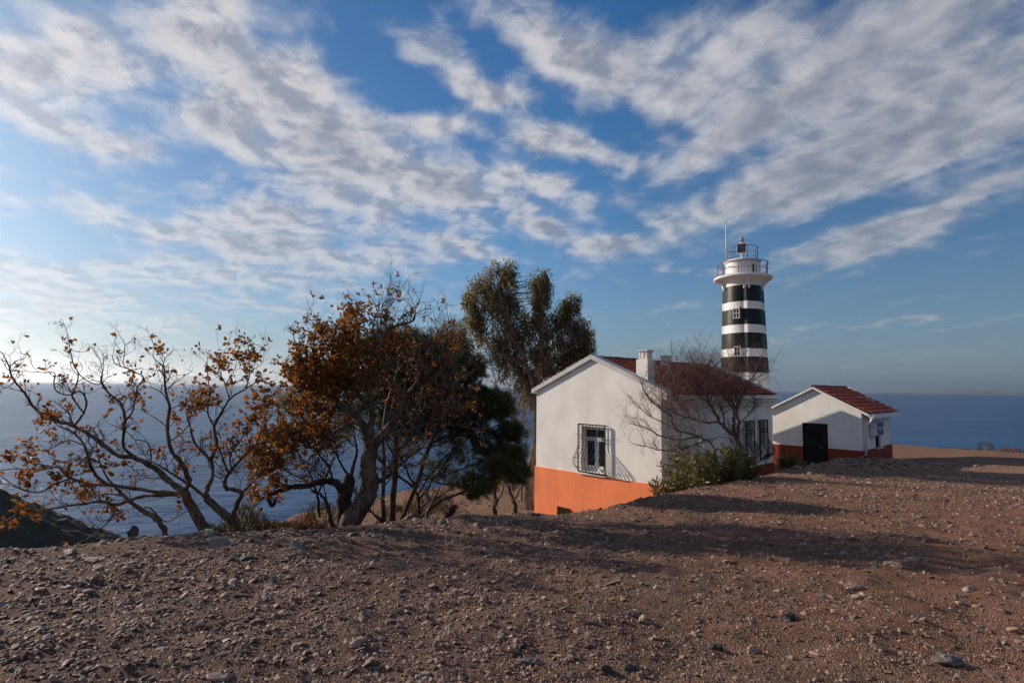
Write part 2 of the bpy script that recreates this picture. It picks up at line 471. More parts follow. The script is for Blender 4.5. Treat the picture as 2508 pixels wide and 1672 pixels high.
def build_ground():
    xs = axis(-75, 75, .8, .045, 1.0115, 2.0)
    ys = axis(-25, 85, 4.6, .040, 1.012, 2.0)
    X, Y = np.meshgrid(xs, ys)
    Z = ground(X, Y)
    V = np.stack([X, Y, Z], -1).reshape(-1, 3)
    nx, ny = len(xs), len(ys)
    i = np.arange(ny - 1)[:, None] * nx + np.arange(nx - 1)[None, :]
    Q = np.stack([i, i + 1, i + nx + 1, i + nx], -1).reshape(-1, 4)
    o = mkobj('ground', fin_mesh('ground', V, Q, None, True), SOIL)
    tag(o, 'brown stony ground of the headland falling away to the sea', kind='structure')
build_ground()

# ------------------------------------------------------------------ the sea
def f(t, b):
    p = geo_pos(t)
    q = t.vm('MULTIPLY', p, (.55, 1.0, 1.0))
    w1 = t.noise(q, .55, 5, .62)
    w2 = t.noise(q, .085, 5, .6)
    w3 = t.noise(q, .009, 4, .6)
    w4 = t.noise(q, .0008, 4, .6)
    c = t.mix(t.ramp(w3, .38, .66), (.005, .040, .125), (.008, .060, .160))
    c = t.mix(t.ramp(w4, .4, .65, 0, .5), c, (.006, .034, .098))
    t.put(b.inputs['Base Color'], c)
    b.inputs['Roughness'].default_value = .30
    b.inputs['IOR'].default_value = 1.33; b.inputs['Specular IOR Level'].default_value = .22
    h = t.m('ADD', t.m('MULTIPLY', w1, .5), t.m('ADD', t.m('MULTIPLY', w2, 2.6), t.m('MULTIPLY', w3, 9.0)))
    bump(t, b, h, 1.0, 1.0)
WATER = mat('sea_water', f)
S = 70000.0
o = mkobj('sea', fin_mesh('sea', [(-S, -S, SEA_Z), (S, -S, SEA_Z), (S, S, SEA_Z), (-S, S, SEA_Z)], [(0, 1, 2, 3)]), WATER)
tag(o, 'blue open sea reaching to the horizon', kind='structure')

# ------------------------------------------------------------------ dark scrub-covered cliff across the cove
def f(t, b):
    p = geo_pos(t)
    n = t.noise(p, .35, 6, .65); n2 = t.noise(p, 1.6, 5, .7)
    c = t.mix(t.ramp(n, .4, .62), (.030, .030, .028), (.045, .046, .024))
    c = t.mix(t.ramp(n2, .55, .75, 0, .6), c, (.085, .075, .062))
    t.put(b.inputs['Base Color'], c); b.inputs['Roughness'].default_value = .95
    bump(t, b, n2, 1.0, .6)
SCRUBROCK = mat('dark_cliff', f)
def headland_h(x, y):
    # ridge running from the far left down to the point
    a = np.array([-112.0, 92.0]); e = np.array([-97.0, 134.0])
    P = np.array([(-200, 92), (-124, 106), (-111, 118), (-100.3, 128), (-96.2, 132)], float)
    H = np.array([44, 28.0, 17.6, 8.2, 5.0])
    best = np.full(x.shape, -30.0)
    for k in range(4):
        p, q = P[k], P[k + 1]; d = q - p
        t = np.clip(((x - p[0]) * d[0] + (y - p[1]) * d[1]) / (d @ d), 0, 1)
        r = np.hypot(x - p[0] - t * d[0], y - p[1] - t * d[1])
        hh = H[k] + (H[k + 1] - H[k]) * t - r * (.62 + .07 * k)
        best = np.maximum(best, hh)
    n = 2.0 * fbm(x * .07, y * .07, 5, 60, .55) + 1.5 * fbm(x * .4, y * .4, 4, 61, .65)
    return best + n * np.clip((best + 9) / 8, 0, 1)
def build_headland():
    xs = np.arange(-230, -70, .85); ys = np.arange(30, 170, .85)
    X, Y = np.meshgrid(xs, ys); Z = headland_h(X, Y)
    keep = Z > -5
    V = np.stack([X, Y, Z + SEA_Z], -1).reshape(-1, 3)
    nx, ny = len(xs), len(ys)
    i = np.arange(ny - 1)[:, None] * nx + np.arange(nx - 1)[None, :]
    Q = np.stack([i, i + 1, i + nx + 1, i + nx], -1).reshape(-1, 4)
    k = keep.reshape(-1); Q = Q[k[Q].any(1)]
    o = mkobj('cliff', fin_mesh('cliff', V, Q, None, True), SCRUBROCK)
    tag(o, 'dark scrub covered cliff across the cove', kind='structure')
build_headland()

# ------------------------------------------------------------------ sea rocks
def rock_mesh(name, seed, sub=2, flat=1.0, jag=.28):
    import bmesh
    bm = bmesh.new(); bmesh.ops.create_icosphere(bm, subdivisions=sub, radius=1.0)
    r = random.Random(seed)
    pl = [(Vector((r.gauss(0, 1), r.gauss(0, 1), r.gauss(0, 1))).normalized(), r.uniform(.38, .86)) for _ in range(13)]
    for v in bm.verts:
        for n, d in pl:                       # cut by random planes: angular stone
            k = v.co.dot(n) - d
            if k > 0: v.co -= n * k
        v.co += Vector((r.gauss(0, 1), r.gauss(0, 1), r.gauss(0, 1))) * jag * .12
        v.co.z *= flat
    me = bpy.data.meshes.new(name); bm.to_mesh(me); bm.free()
    return me
def f(t, b):
    n = t.noise(geo_pos(t), 1.2, 5, .65)
    t.put(b.inputs['Base Color'], t.mix(n, (.03, .03, .032), (.09, .085, .08))); b.inputs['Roughness'].default_value = .8
    bump(t, b, t.noise(geo_pos(t), 3, 5, .7), .8, .3)
WETROCK = mat('wet_sea_rock', f)
for k, (px, py, sx, sz, lab) in enumerate([(326, 1312, 2.1, 2.4, 'tall dark rock standing in the sea off the cliff point'),
                                         (365, 1314, 2.3, .45, 'low dark reef rock just right of the tall sea rock'),
                                         (345, 1320, 1.1, .35, 'small wave washed rock in front of the tall sea rock'),
                                         (300, 1331, 2.6, .8, 'low rock at the foot of the cliff point')]):
    p = atz(px, py, -40.0)
    me = rock_mesh('sea_rock', 300 + k, 3)
    o = mkobj('sea_rock', me, WETROCK, None, (p.x, p.y, SEA_Z + sz * .25))
    o.scale = (sx, sx * .7, sz); o.rotation_euler = (0, 0, k * 1.3)
    tag(o, lab, 'rock', 'rocks in the water below the cliff')

# ------------------------------------------------------------------ far islands on the horizon
def f(t, b):
    n = t.noise(geo_pos(t), .0006, 5, .6)
    t.put(b.inputs['Base Color'], t.mix(n, (.10, .10, .075), (.18, .16, .12))); b.inputs['Roughness'].default_value = 1.0
ISLE = mat('far_island_rock', f)
def island_mesh(pxl, pxr, dist, hmax, seed, name, lab):
    A = at(pxl, 950, dist); B = at(pxr, 955, dist)
    n = 90; rows = 14
    V = []
    for j in range(rows):
        for i in range(n):
            t = i / (n - 1); s = j / (rows - 1)
            x = A.x + (B.x - A.x) * t; y = dist + (s - .5) * 5200
            env = (math.sin(math.pi * t) ** .8) * math.sin(math.pi * s)
            h = hmax * env * (.62 + .9 * (float(fbm(np.array([t * 7.0 + seed]), np.array([s * 2.0]), 5, seed)[0]) + .2))
            V.append((x, y, SEA_Z - 4 + max(h, 0)))
    i = np.arange(rows - 1)[:, None] * n + np.arange(n - 1)[None, :]
    Q = np.stack([i, i + 1, i + n + 1, i + n], -1).reshape(-1, 4)
    o = mkobj(name, fin_mesh(name, V, Q, None, True), ISLE)
    tag(o, lab, kind='structure')
island_mesh(330, 600, 42000, 560, 4, 'hills', 'faint hazy island on the horizon at the left')
island_mesh(2160, 2900, 44000, 430, 8, 'hills', 'faint hazy island on the horizon at the right')

# ------------------------------------------------------------------ sea haze
hz = MB(); HS = 72000.0
hz.box((-HS, -HS, SEA_Z - 13.0), (HS, HS, 1150.0))
HAZE = bpy.data.materials.new('sea_haze'); HAZE.use_nodes = True
HAZE.node_tree.nodes.clear()
_o = HAZE.node_tree.nodes.new('ShaderNodeOutputMaterial'); _v = HAZE.node_tree.nodes.new('ShaderNodeVolumePrincipled')
_v.inputs['Color'].default_value = (.84, .90, 1.0, 1); _v.inputs['Density'].default_value = 2.4e-5; _v.inputs['Anisotropy'].default_value = .72
HAZE.node_tree.links.new(_v.outputs[0], _o.inputs['Volume'])
tag(hz.obj('haze', HAZE), 'thin pale haze over the sea', kind='stuff')

# ------------------------------------------------------------------ buildings
class Frame:
    """local frame of a rectangular building: x along the shaded side, y along the lit gable, z from the paint line"""
    def __init__(s, near_px, far_px, h):
        n = atz(*near_px, h); fpt = atz(*far_px, h)
        v = Vector((fpt.x - n.x, fpt.y - n.y, 0)); s.len = v.length; v.normalize()
        s.o = n; s.v = v; s.u = Vector((-v.y, v.x, 0)); s.rz = math.atan2(v.y, v.x)
    def hit(s, px, py, axis, val):            # local point where the sight line meets the plane axis = val
        d = ray(px, py); c = Vector((0, 0, CAMZ)) - s.o
        n = {'x': s.v, 'y': s.u}[axis]
        t = (val - c.dot(n)) / d.dot(n)
        q = c + d * t
        return Vector((q.dot(s.v), q.dot(s.u), q.z))
def wall_panel(axis, val, out, poly, holes, thick, mb=None):
    """wall of a convex polygon (a, z) with rectangular holes, made of strips; out = outward sign; has reveals"""
    mb = mb or MB()
    def P(a, z, o=0.0):
        w = val - out * o
        return (w, a, z) if axis == 'x' else (a, w, z)
    def clip_poly(poly, a0, a1, z0, z1):
        pts = poly
        for (ax, lim, sg) in ((0, a0, 1), (0, a1, -1), (1, z0, 1), (1, z1, -1)):
            res = []
            for i in range(len(pts)):
                p, q = pts[i], pts[(i + 1) % len(pts)]
                dp, dq = (p[ax] - lim) * sg, (q[ax] - lim) * sg
                if dp >= 0: res.append(p)
                if dp * dq < 0:
                    t = dp / (dp - dq); res.append((p[0] + (q[0] - p[0]) * t, p[1] + (q[1] - p[1]) * t))
            pts = res
            if len(pts) < 3: return []
        return pts
    A = sorted({-99.0, 99.0, *[h[0] for h in holes], *[h[1] for h in holes]})
    Zs = sorted({-99.0, 99.0, *[h[2] for h in holes], *[h[3] for h in holes]})
    for a0, a1 in zip(A[:-1], A[1:]):
        for z0, z1 in zip(Zs[:-1], Zs[1:]):
            if any(a0 >= h[0] - 1e-6 and a1 <= h[1] + 1e-6 and z0 >= h[2] - 1e-6 and z1 <= h[3] + 1e-6 for h in holes): continue
            c = clip_poly(poly, a0, a1, z0, z1)
            if len(c) >= 3:
                mb.add([P(a, z) for a, z in c], None, [(0, i, i + 1) for i in range(1, len(c) - 1)])
    for (a0, a1, z0, z1) in holes:
        for (p, q) in (((a0, z0), (a1, z0)), ((a1, z0), (a1, z1)), ((a1, z1), (a0, z1)), ((a0, z1), (a0, z0))):
            mb.add([P(*p), P(*q), P(*q, thick), P(*p, thick)], [(0, 1, 2, 3)])
    n = len(poly)                             # outer return so that the wall has a body
    for i in range(n):
        p, q = poly[i], poly[(i + 1) % n]
        mb.add([P(*p), P(*q), P(*q, thick), P(*p, thick)], [(0, 1, 2, 3)])
    return mb

def tile_mesh(w, L):
    n = 6; V = []
    for z, y in ((0.058, 0.0), (0.0, L)):
        for i in range(n + 1):
            t = i / n
            V.append((t * w, y, z + .038 * math.sin(math.pi * min(1, t / .62)) ** 1.2 if t < .62 else z + .004))
    for i in range(n + 1):
        V.append((V[i][0], 0.0, V[i][2] - .034))
    Q = [(i, i + 1, n + 2 + i, n + 1 + i) for i in range(n)] + [(2 * n + 2 + i, 2 * n + 3 + i, i + 1, i) for i in range(n)]
    me = fin_mesh('tile', V, Q, None, False); me.materials.append(TILE)
    return me
def ridge_mesh(L=.34, r=.11):
    mb = MB(); n = 8
    V = []
    for x, k in ((0, 1.12), (L, .94)):
        for i in range(n + 1):
            a = math.pi * i / n
            V.append((x, r * k * math.cos(a) * 1.05, r * k * math.sin(a)))
    Q = [(i, n + 1 + i, n + 2 + i, i + 1) for i in range(n)]
    me = fin_mesh('ridge_cap', V, Q, None, True); me.materials.append(RIDGE)
    return me
def tiled_slope(par, x0, x1, rows, ncol, eave, ridge, side, seed, loose=()):
    """tiles on the slope facing -y (side=-1); eave, ridge = (y, z)"""
    rn = random.Random(seed)
    w = (x1 - x0) / ncol
    dy, dz = ridge[0] - eave[0], ridge[1] - eave[1]; sl = math.hypot(dy, dz)
    step = sl / rows; me = tile_mesh(w * 1.02, step * 1.18)
    ang = math.atan2(dz, dy)
    for r in range(rows):
        for c in range(ncol):
            if (r, c) in loose: continue
            o = mkobj('tile', me, None, par)
            t = r / rows
            o.location = (x0 + c * w + rn.gauss(0, .006), eave[0] + dy * t, eave[1] + dz * t + .035 + rn.gauss(0, .004))
            o.rotation_euler = (ang + rn.gauss(0, .012) - .03, rn.gauss(0, .012), rn.gauss(0, .012))
def grille(par, axis, val, out, a0, a1, z0, z1, bars, belly, stand=.10):
    """wrought iron window grille with a bellied lower half"""
    def P(a, z, o):
        w = val + out * o
        return (w, a, z) if axis == 'x' else (a, w, z)
    g = MB()
    for a in (a0, a1):
        g.tube([P(a, z0, stand), P(a, z1, stand)], .026, 4)
        for z in (z0, z1): g.tube([P(a, z, 0), P(a, z, stand)], .016, 4)
    for z in (z0, z1): g.tube([P(a0, z, stand), P(a1, z, stand)], .022, 4)
    H = z1 - z0
    def off(t):                               # t from the top down
        if t < .46: return stand
        k = (t - .46) / .50
        return stand + belly * max(0, math.sin(math.pi * min(1, k) ** 1.5)) ** .9
    gr = g.obj('window_grille', IRON, par, origin=None)
    for i in range(bars):
        a = a0 + (a1 - a0) * (i + .5 * (bars > 4)) / (bars - (0 if bars > 4 else 1))
        mb = MB()
        mb.tube([P(a, z1 - H * t, off(t)) for t in np.linspace(0, 1, 22)], .0115, 5)
        mb.obj('bar', IRON, gr)
    for t in (.70,):
        mb = MB(); mb.tube([P(a0, z1 - H * t, off(t)), P(a1, z1 - H * t, off(t))], .008, 5); mb.obj('rail', IRON, gr)
    mb = MB()                                 # side bellies with scrolls
    for a in (a0, a1):
        mb.tube([P(a, z1 - H * t, off(t)) for t in np.linspace(.4, 1, 18)], .011, 5)
        for k, t in enumerate((.62, .72, .82, .9)):
            ro = (off(t) - stand) * .42
            if ro < .02: continue
            th = np.linspace(0, 4.6, 16)
            mb.tube([P(a, z1 - H * t + (ro * .62) * math.sin(q) * (1 - q / 7), stand + ro + ro * .9 * math.cos(q) * (1 - q / 7)) for q in th], .006, 4)
    for i in range(bars - 1):                 # scrolls between the upper bars
        a = a0 + (a1 - a0) * (i + 1) / bars
        th = np.linspace(0, 6.2, 16)
        for sg in (-1, 1):
            mb.tube([P(a + sg * .035 * math.cos(q) * (1 - q / 9), z1 - H * .27 + sg * .06 + .05 * math.sin(q) * (1 - q / 9), stand) for q in th], .005, 4)
    mb.obj('scrollwork', IRON, gr)
    return gr

# ------------------------------------------------------------------ keeper's house
HF = Frame((1621, 1189.5), (1893, 1131.5), -3.04)
def build_house():
    fr = HF; Lx = fr.len; Wy = 5.65
    p = fr.hit(1313, 1135, 'x', 0.0); Wy = p.y
    par = empty('white_house', fr.o, fr.rz)
    tag(par, 'white single storey house with orange painted base, red tile roof and two chimneys', 'house')
    ez = 2.90; rz = ez + 1.19; yr = Wy * .5; base = -3.2
    W0 = fr.hit(1424, 1041, 'x', 0.0); W1 = fr.hit(1482, 1163, 'x', 0.0)
    hole = (W1.y, W0.y, .10, W0.z - .02)
    poly = [(0, 0), (Wy, 0), (Wy, ez), (yr, rz), (0, ez)]
    wall_panel('x', 0.0, -1, poly, [hole], .30).obj('gable_wall', WHITE, par)
    # lit plinth
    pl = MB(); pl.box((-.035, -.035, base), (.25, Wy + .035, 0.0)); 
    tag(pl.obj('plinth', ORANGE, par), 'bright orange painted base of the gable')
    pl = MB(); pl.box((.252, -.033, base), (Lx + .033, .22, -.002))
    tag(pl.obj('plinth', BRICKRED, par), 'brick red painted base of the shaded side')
    # side wall with two windows
    hs = []
    for (x0, y0, x1, y1) in ((1822, 1042, 1841, 1098), (1856, 1036, 1874, 1091)):
        a = fr.hit(x0, y0, 'y', 0.0); b = fr.hit(x1, y1, 'y', 0.0)
        hs.append((a.x, b.x, .28, 1.78))
    wall_panel('y', 0.0, -1, [(.302, 0), (Lx - .252, 0), (Lx - .252, ez - .30), (.302, ez - .30)], hs, .28).obj('side_wall', WHITE, par)
    wall_panel('x', Lx, 1, poly, [], .25).obj('back_gable_wall', WHITE, par)
    wall_panel('y', Wy, 1, [(.302, base), (Lx - .252, base), (Lx - .252, ez), (.302, ez)], [], .25).obj('side_wall', WHITE, par)
    # cornice and gutter
    c = MB(); c.box((.28, -.10, ez - .46), (Lx + .12, -.002, ez - .30)); c.box((.28, -.20, ez - .298), (Lx + .14, .30, ez - .17)); c.obj('cornice', WHITE, par)
    g = MB()
    prof = [(-.34, ez - .165), (-.34, ez - .03), (-.325, ez - .03), (-.32, ez - .15), (-.22, ez - .15), (-.215, ez - .03), (-.2, ez - .03), (-.2, ez - .165)]
    g.prism([(.30, y, z) for y, z in prof], (Lx - .12, 0, 0))
    for k in range(9): g.box((.5 + k * .95, -.345, ez - .17), (.53 + k * .95, -.195, ez - .022))
    g.obj('gutter', PVC, par)
    # roof bodies
    rs = MB(); rs.add([(.20, -.26, ez - .05), (Lx - .02, -.26, ez - .05), (Lx - .02, yr, rz + .02), (.20, yr, rz + .02), (.20, Wy + .2, ez - .04), (Lx - .02, Wy + .2, ez - .04)], [(0, 1, 2, 3), (3, 2, 5, 4)])
    roof = rs.obj('roof', TILE, par)
    tiled_slope(roof, .32, Lx - .28, 10, 30, (-.30, ez - .045), (yr, rz + .02), -1, 5)
    rm = ridge_mesh(.42)
    n = int((Lx - .5) / .36)
    rr = random.Random(2)
    for i in range(n):
        o = mkobj('ridge_cap', rm, None, roof); o.location = (.3 + i * .36, yr + rr.gauss(0, .008), rz + .045 + rr.gauss(0, .006)); o.rotation_euler = (rr.gauss(0, .03), -.03, rr.gauss(0, .02))
    # gable copings
    sl = math.atan2(rz - ez, yr)
    for x0, x1 in ((-.10, .30), (Lx - .28, Lx + .10)):
        cp = MB()
        e = .20
        ye, ze = -e, ez - e * math.tan(sl)
        prof = [(ye, ze), (yr, rz), (Wy + e, ze), (Wy + e, ze + .17), (yr, rz + .17), (ye, ze + .17)]
        prof = [(q[0], q[1] + .01) for q in prof]
        V = [(x0, *q) for q in prof] + [(x1, *q) for q in prof]
        cp.add(V, [(0, 1, 4, 5), (1, 2, 3, 4), (6, 11, 10, 7), (7, 10, 9, 8), (0, 6, 7, 1), (1, 7, 8, 2), (5, 4, 10, 11), (4, 3, 9, 10), (0, 5, 11, 6), (2, 8, 9, 3)])
        cp.box((x0, ye - .06, ze - .09), (x1, ye + .10, ze + .14))
        cp.obj('coping', STONECAP, par)
    # chimneys
    def chimney(xl, front_l, front_r, side_r, ytop, ycap, lab):
        a = fr.hit(front_l, ytop, 'x', xl); b = fr.hit(front_r, ytop, 'x', xl)
        y1, y0 = a.y, b.y; zt = a.z
        cdx = fr.hit(side_r, ytop, 'y', y0).x - xl
        cdx = max(.45, min(cdx, 1.2))
        cm = MB(); cm.box((xl, y0, ez - .2), (xl + cdx, y1, zt))
        ch = cm.obj('chimney', WHITE, par)
        tp = MB(); m = .20 * (y1 - y0); hh = .27
        for sx in (0, .5, 1):
            for sy in (0, .5, 1):
                if sx == .5 and sy == .5: continue
                cx = xl + m + (cdx - 2 * m) * sx; cy = y0 + m + (y1 - y0 - 2 * m) * sy
                tp.box((cx - .032, cy - .032, zt - .01), (cx + .032, cy + .032, zt + hh + .01))
        tp.box((xl + m * .7, y0 + m * .7, zt - .02), (xl + cdx - m * .7, y1 - m * .7, zt + .05))
        tp.obj('pot', WHITE, ch)
        cp = MB(); cp.box((xl + m * .2, y0 + m * .2, zt + hh), (xl + cdx - m * .2, y1 - m * .2, zt + hh + .05)); cp.obj('cap', STONECAP, ch)
        tag(ch, lab)
    chimney(.16, 1558, 1586, 1604, 880, 865, 'near chimney standing on the gable edge')
    chimney(4.0, 1616, 1633, 1646, 890, 879, 'far chimney behind the ridge')
    # gable window
    wn = empty('window'); wn.parent = par
    a0, a1, z0, z1 = hole
    fm = MB(); X = .20
    def fb(ya, yb, za, zb, x0=X, x1=X + .06): fm.box((x0, ya, za), (x1, yb, zb))
    mid = (a0 + a1) / 2; zt = z1 - .42
    fb(a0, a0 + .07, z0, z1); fb(a1 - .07, a1, z0, z1); fb(a0 + .07, a1 - .07, z0, z0 + .10); fb(a0 + .07, a1 - .07, z1 - .12, z1)
    fb(a0 + .07, a1 - .07, zt - .10, zt + .03); fb(mid - .06, mid + .06, z0 + .10, zt - .10, X + .012, X + .05)
    fb(mid - .012, mid + .012, zt + .03, z1 - .12)
    for s0, s1 in ((a0 + .07, mid - .06), (mid + .06, a1 - .07)):
        fb(s0, s0 + .03, z0 + .10, zt - .10, X + .02, X + .05); fb(s1 - .03, s1, z0 + .10, zt - .10, X + .02, X + .05)
        fb(s0 + .03, s1 - .03, z0 + .10, z0 + .20, X + .02, X + .05)
    fm.obj('frame', FRAMEW, wn)
    for (s0, s1, q0, q1) in ((a0 + .10, mid - .09, z0 + .20, zt - .10), (mid + .09, a1 - .10, z0 + .20, zt - .10), (a0 + .07, mid - .012, zt + .03, z1 - .12), (mid + .012, a1 - .07, zt + .03, z1 - .12)):
        gm = MB(); gm.box((X + .03, s0 - .01, q0 - .01), (X + .036, s1 + .01, q1 + .01)); gm.obj('pane', GLASS, wn)
    sl_ = MB(); sl_.box((-.10, a0 - .05, z0 - .10), (.22, a1 + .05, z0 - .002)); sl_.obj('sill', WHITE, wn)
    grille(par, 'x', 0.0, -1, a0 - .07, a1 + .07, z0 - .02, z1 + .07, 8, .30)
    ho = MB()
    for yy, zz in ((a0 - .30, z1 - .33), (a1 + .22, z1 - .30)):
        ho.tube([(0, yy, zz), (-.07, yy, zz), (-.07, yy - .05, zz)], .012, 5)
    ho.obj('shutter_hook', METALG, par)
    # small basement grille low in the plinth
    b0 = fr.hit(1367, 1238, 'x', -.035); b1 = fr.hit(1396, 1250, 'x', -.035)
    bg = MB()
    bg.box((-.06, b1.y, b0.z - .55), (-.036, b0.y, b0.z - .01)); bo = bg.obj('vent_board', simple('ochre_board', (.40, .15, .03), .8), par)
    for k in range(8):
        q = MB(); yy = b1.y + (b0.y - b1.y) * k / 7
        q.box((-.085, yy - .012, b0.z - .55), (-.062, yy + .012, b0.z)); q.obj('vent_bar', IRON, bo)
    # side windows
    for (h0, h1, q0, q1) in hs:
        wn = empty('window'); wn.parent = par
        m = MB(); Y = .12
        m.box((h0, Y, q0), (h0 + .06, Y + .05, q1)); m.box((h1 - .06, Y, q0), (h1, Y + .05, q1)); m.box((h0 + .06, Y, q0), (h1 - .06, Y + .05, q0 + .07)); m.box((h0 + .06, Y, q1 - .07), (h1 - .06, Y + .05, q1))
        m.box(((h0 + h1) / 2 - .03, Y - .01, q0 + .07), ((h0 + h1) / 2 + .03, Y + .04, q1 - .07)); m.obj('frame', FRAMEW, wn)
        gm = MB(); gm.box((h0 + .05, Y + .02, q0 + .06), (h1 - .05, Y + .026, q1 - .06)); gm.obj('pane', GLASS, wn)
        grille(par, 'y', 0.0, -1, h0 - .06, h1 + .06, q0 - .05, q1 + .05, 7, .27)
    # downpipe of the side wall
    dp = MB(); dp.tube([(.42, -.26, ez - .16), (.42, -.20, ez - .32), (.42, -.07, ez - .42), (.42, -.07, -1.2)], .05, 10); dp.obj('downpipe', PVC, par, True)
build_house()

# ------------------------------------------------------------------ the shed
def build_shed():
    fr = Frame((2113, 1104), (2183, 1086.5), -2.42)
    Lx = fr.len; Wy = fr.hit(1894, 1090, 'x', 0.0).y
    par = empty('white_shed', fr.o, fr.rz)
    tag(par, 'small white shed with brick red base, red tile roof and black door', 'shed')
    ez = 1.62; yr = Wy * .5; rz = fr.hit(1992, 951, 'x', 0.0).z; base = -2.0
    rz = max(ez + .7, min(rz, ez + 1.2))
    d0 = fr.hit(1965, 1034.5, 'x', 0.0); d1 = fr.hit(2026.5, 1037, 'x', 0.0)
    door = (d1.y, d0.y, 0.0, d0.z)
    poly = [(0, 0), (Wy, 0), (Wy, ez), (yr, rz), (0, ez)]
    wall_panel('x', 0.0, -1, poly, [door], .12).obj('gable_wall', WHITE, par)
    for y0, y1 in ((-.03, door[0]), (door[1], Wy + .03)):
        m = MB(); m.box((-.03, y0, base), (.2, y1, -.002)); m.obj('plinth', BRICKRED, par)
    m = MB(); m.box((.202, -.028, base), (Lx + .03, .2, -.004)); m.obj('plinth', BRICKRED, par)
    m = MB(); m.box((-.06, -.06, base), (-.031, Wy + .06, -1.02)); m.obj('footing', STONECAP, par)
    w0 = fr.hit(2142.5, 1031, 'y', 0.0); w1 = fr.hit(2157.8, 1097, 'y', 0.0)
    hole = (w0.x, w1.x, -.0, w0.z)
    wall_panel('y', 0.0, -1, [(.122, 0), (Lx - .202, 0), (Lx - .202, ez), (.122, ez)], [hole], .2).obj('side_wall', WHITE, par)
    wall_panel('x', Lx, 1, [(0, base), (Wy, base), (Wy, ez), (yr, rz), (0, ez)], [], .2).obj('back_gable_wall', WHITE, par)
    wall_panel('y', Wy, 1, [(.122, base), (Lx - .202, base), (Lx - .202, ez), (.122, ez)], [], .2).obj('side_wall', WHITE, par)
    # door
    dr = MB(); dr.box((.05, door[0] + .03, base + .7), (.09, door[1] - .03, door[3] - .03)); dd = dr.obj('door', DARKDOOR, par)
    fm = MB(); fm.box((-.01, door[0], base + .7), (.10, door[0] + .03, door[3])); fm.box((-.01, door[1] - .03, base + .7), (.10, door[1], door[3])); fm.box((-.01, door[0] + .03, door[3] - .03), (.10, door[1] - .03, door[3])); fm.obj('frame', DARKDOOR, dd)
    wp = MB(); wp.box((.04, door[0] + .25, door[3] - .62), (.049, door[1] - .22, door[3] - .32)); wp.obj('door_pane', GLASS, dd)
    hd = MB(); hd.tube([(.05, door[0] + .22, -.02), (.01, door[0] + .22, -.02), (.01, door[0] + .34, -.02)], .012, 6); hd.obj('handle', METALG, dd)
    # window opening, sill and signboard are separate things
    wn = empty('window'); wn.parent = par
    gm = MB(); gm.box((hole[0], .14, 0.0), (hole[1], .15, hole[3])); gm.obj('pane', GLASS, wn)
    fm = MB(); fm.box((hole[0], .09, .02), (hole[0] + .05, .138, hole[3])); fm.box((hole[1] - .05, .09, .02), (hole[1], .138, hole[3])); fm.obj('frame', IRON, wn)
    sm = MB(); sm.box((hole[0] - .06, -.10, -.06), (hole[1] + .06, .12, -.002)); sm.obj('sill', STONECAP, wn)
    # roof
    rs = MB(); zz = .03
    rs.add([(-.10, -.28, ez - .16 + zz), (Lx + .10, -.28, ez - .16 + zz), (Lx + .10, yr, rz + zz), (-.10, yr, rz + zz), (-.10, Wy + .28, ez - .16 + zz), (Lx + .10, Wy + .28, ez - .16 + zz),
            (-.10, -.28, ez - .22 + zz), (Lx + .10, -.28, ez - .22 + zz), (Lx + .10, yr, rz - .06 + zz), (-.10, yr, rz - .06 + zz), (-.10, Wy + .28, ez - .22 + zz), (Lx + .10, Wy + .28, ez - .22 + zz)],
           [(0, 1, 2, 3), (3, 2, 5, 4), (6, 9, 8, 7), (9, 10, 11, 8), (0, 6, 7, 1), (4, 5, 11, 10), (0, 3, 9, 6), (3, 4, 10, 9), (1, 7, 8, 2), (2, 8, 11, 5)])
    roof = rs.obj('roof', STONECAP, par)
    loose = {(r, c) for r, c in ((3, 14), (4, 14), (2, 15), (5, 13), (1, 15), (3, 15), (4, 15), (6, 14))}
    tiled_slope(roof, -.04, Lx - .02, 8, 17, (-.34, ez - .15 + zz), (yr, rz + zz), -1, 9, loose)
    rm = ridge_mesh(.34, .10); rr = random.Random(4)
    for i in range(int((Lx - .1) / .29)):
        o = mkobj('ridge_cap', rm, None, roof); o.location = (.0 + i * .29, yr + rr.gauss(0, .01), rz + .05 + rr.gauss(0, .008)); o.rotation_euler = (rr.gauss(0, .04), -.04, rr.gauss(0, .03))
    # pale broken verge boards at the far end
    fm = MB(); sl = math.atan2(rz - ez + .16, yr + .28)
    fm = MB(); fm.prism([(Lx + .02, -.24, ez - .10 + zz), (Lx + .02, yr, rz + .06 + zz), (Lx + .02, yr, rz + .13 + zz), (Lx + .02, -.24, ez - .03 + zz)], (.11, 0, 0)); fm.obj('verge', WHITE, roof)
    fm = MB(); fm.prism([(-.14, -.30, ez - .20 + zz), (-.14, yr, rz - .04 + zz), (-.14, yr, rz + .035 + zz), (-.14, -.30, ez - .125 + zz)], (.05, 0, 0)); fm.obj('verge', WHITE, roof)
    fm = MB(); fm.prism([(-.14, Wy + .30, ez - .20 + zz), (-.14, yr + .001, rz - .04 + zz), (-.14, yr + .001, rz + .035 + zz), (-.14, Wy + .30, ez - .125 + zz)], (.05, 0, 0)); fm.obj('verge', WHITE, roof)
    slab = simple('pale_slab', (.42, .33, .23), .9, 0, .2, 9)
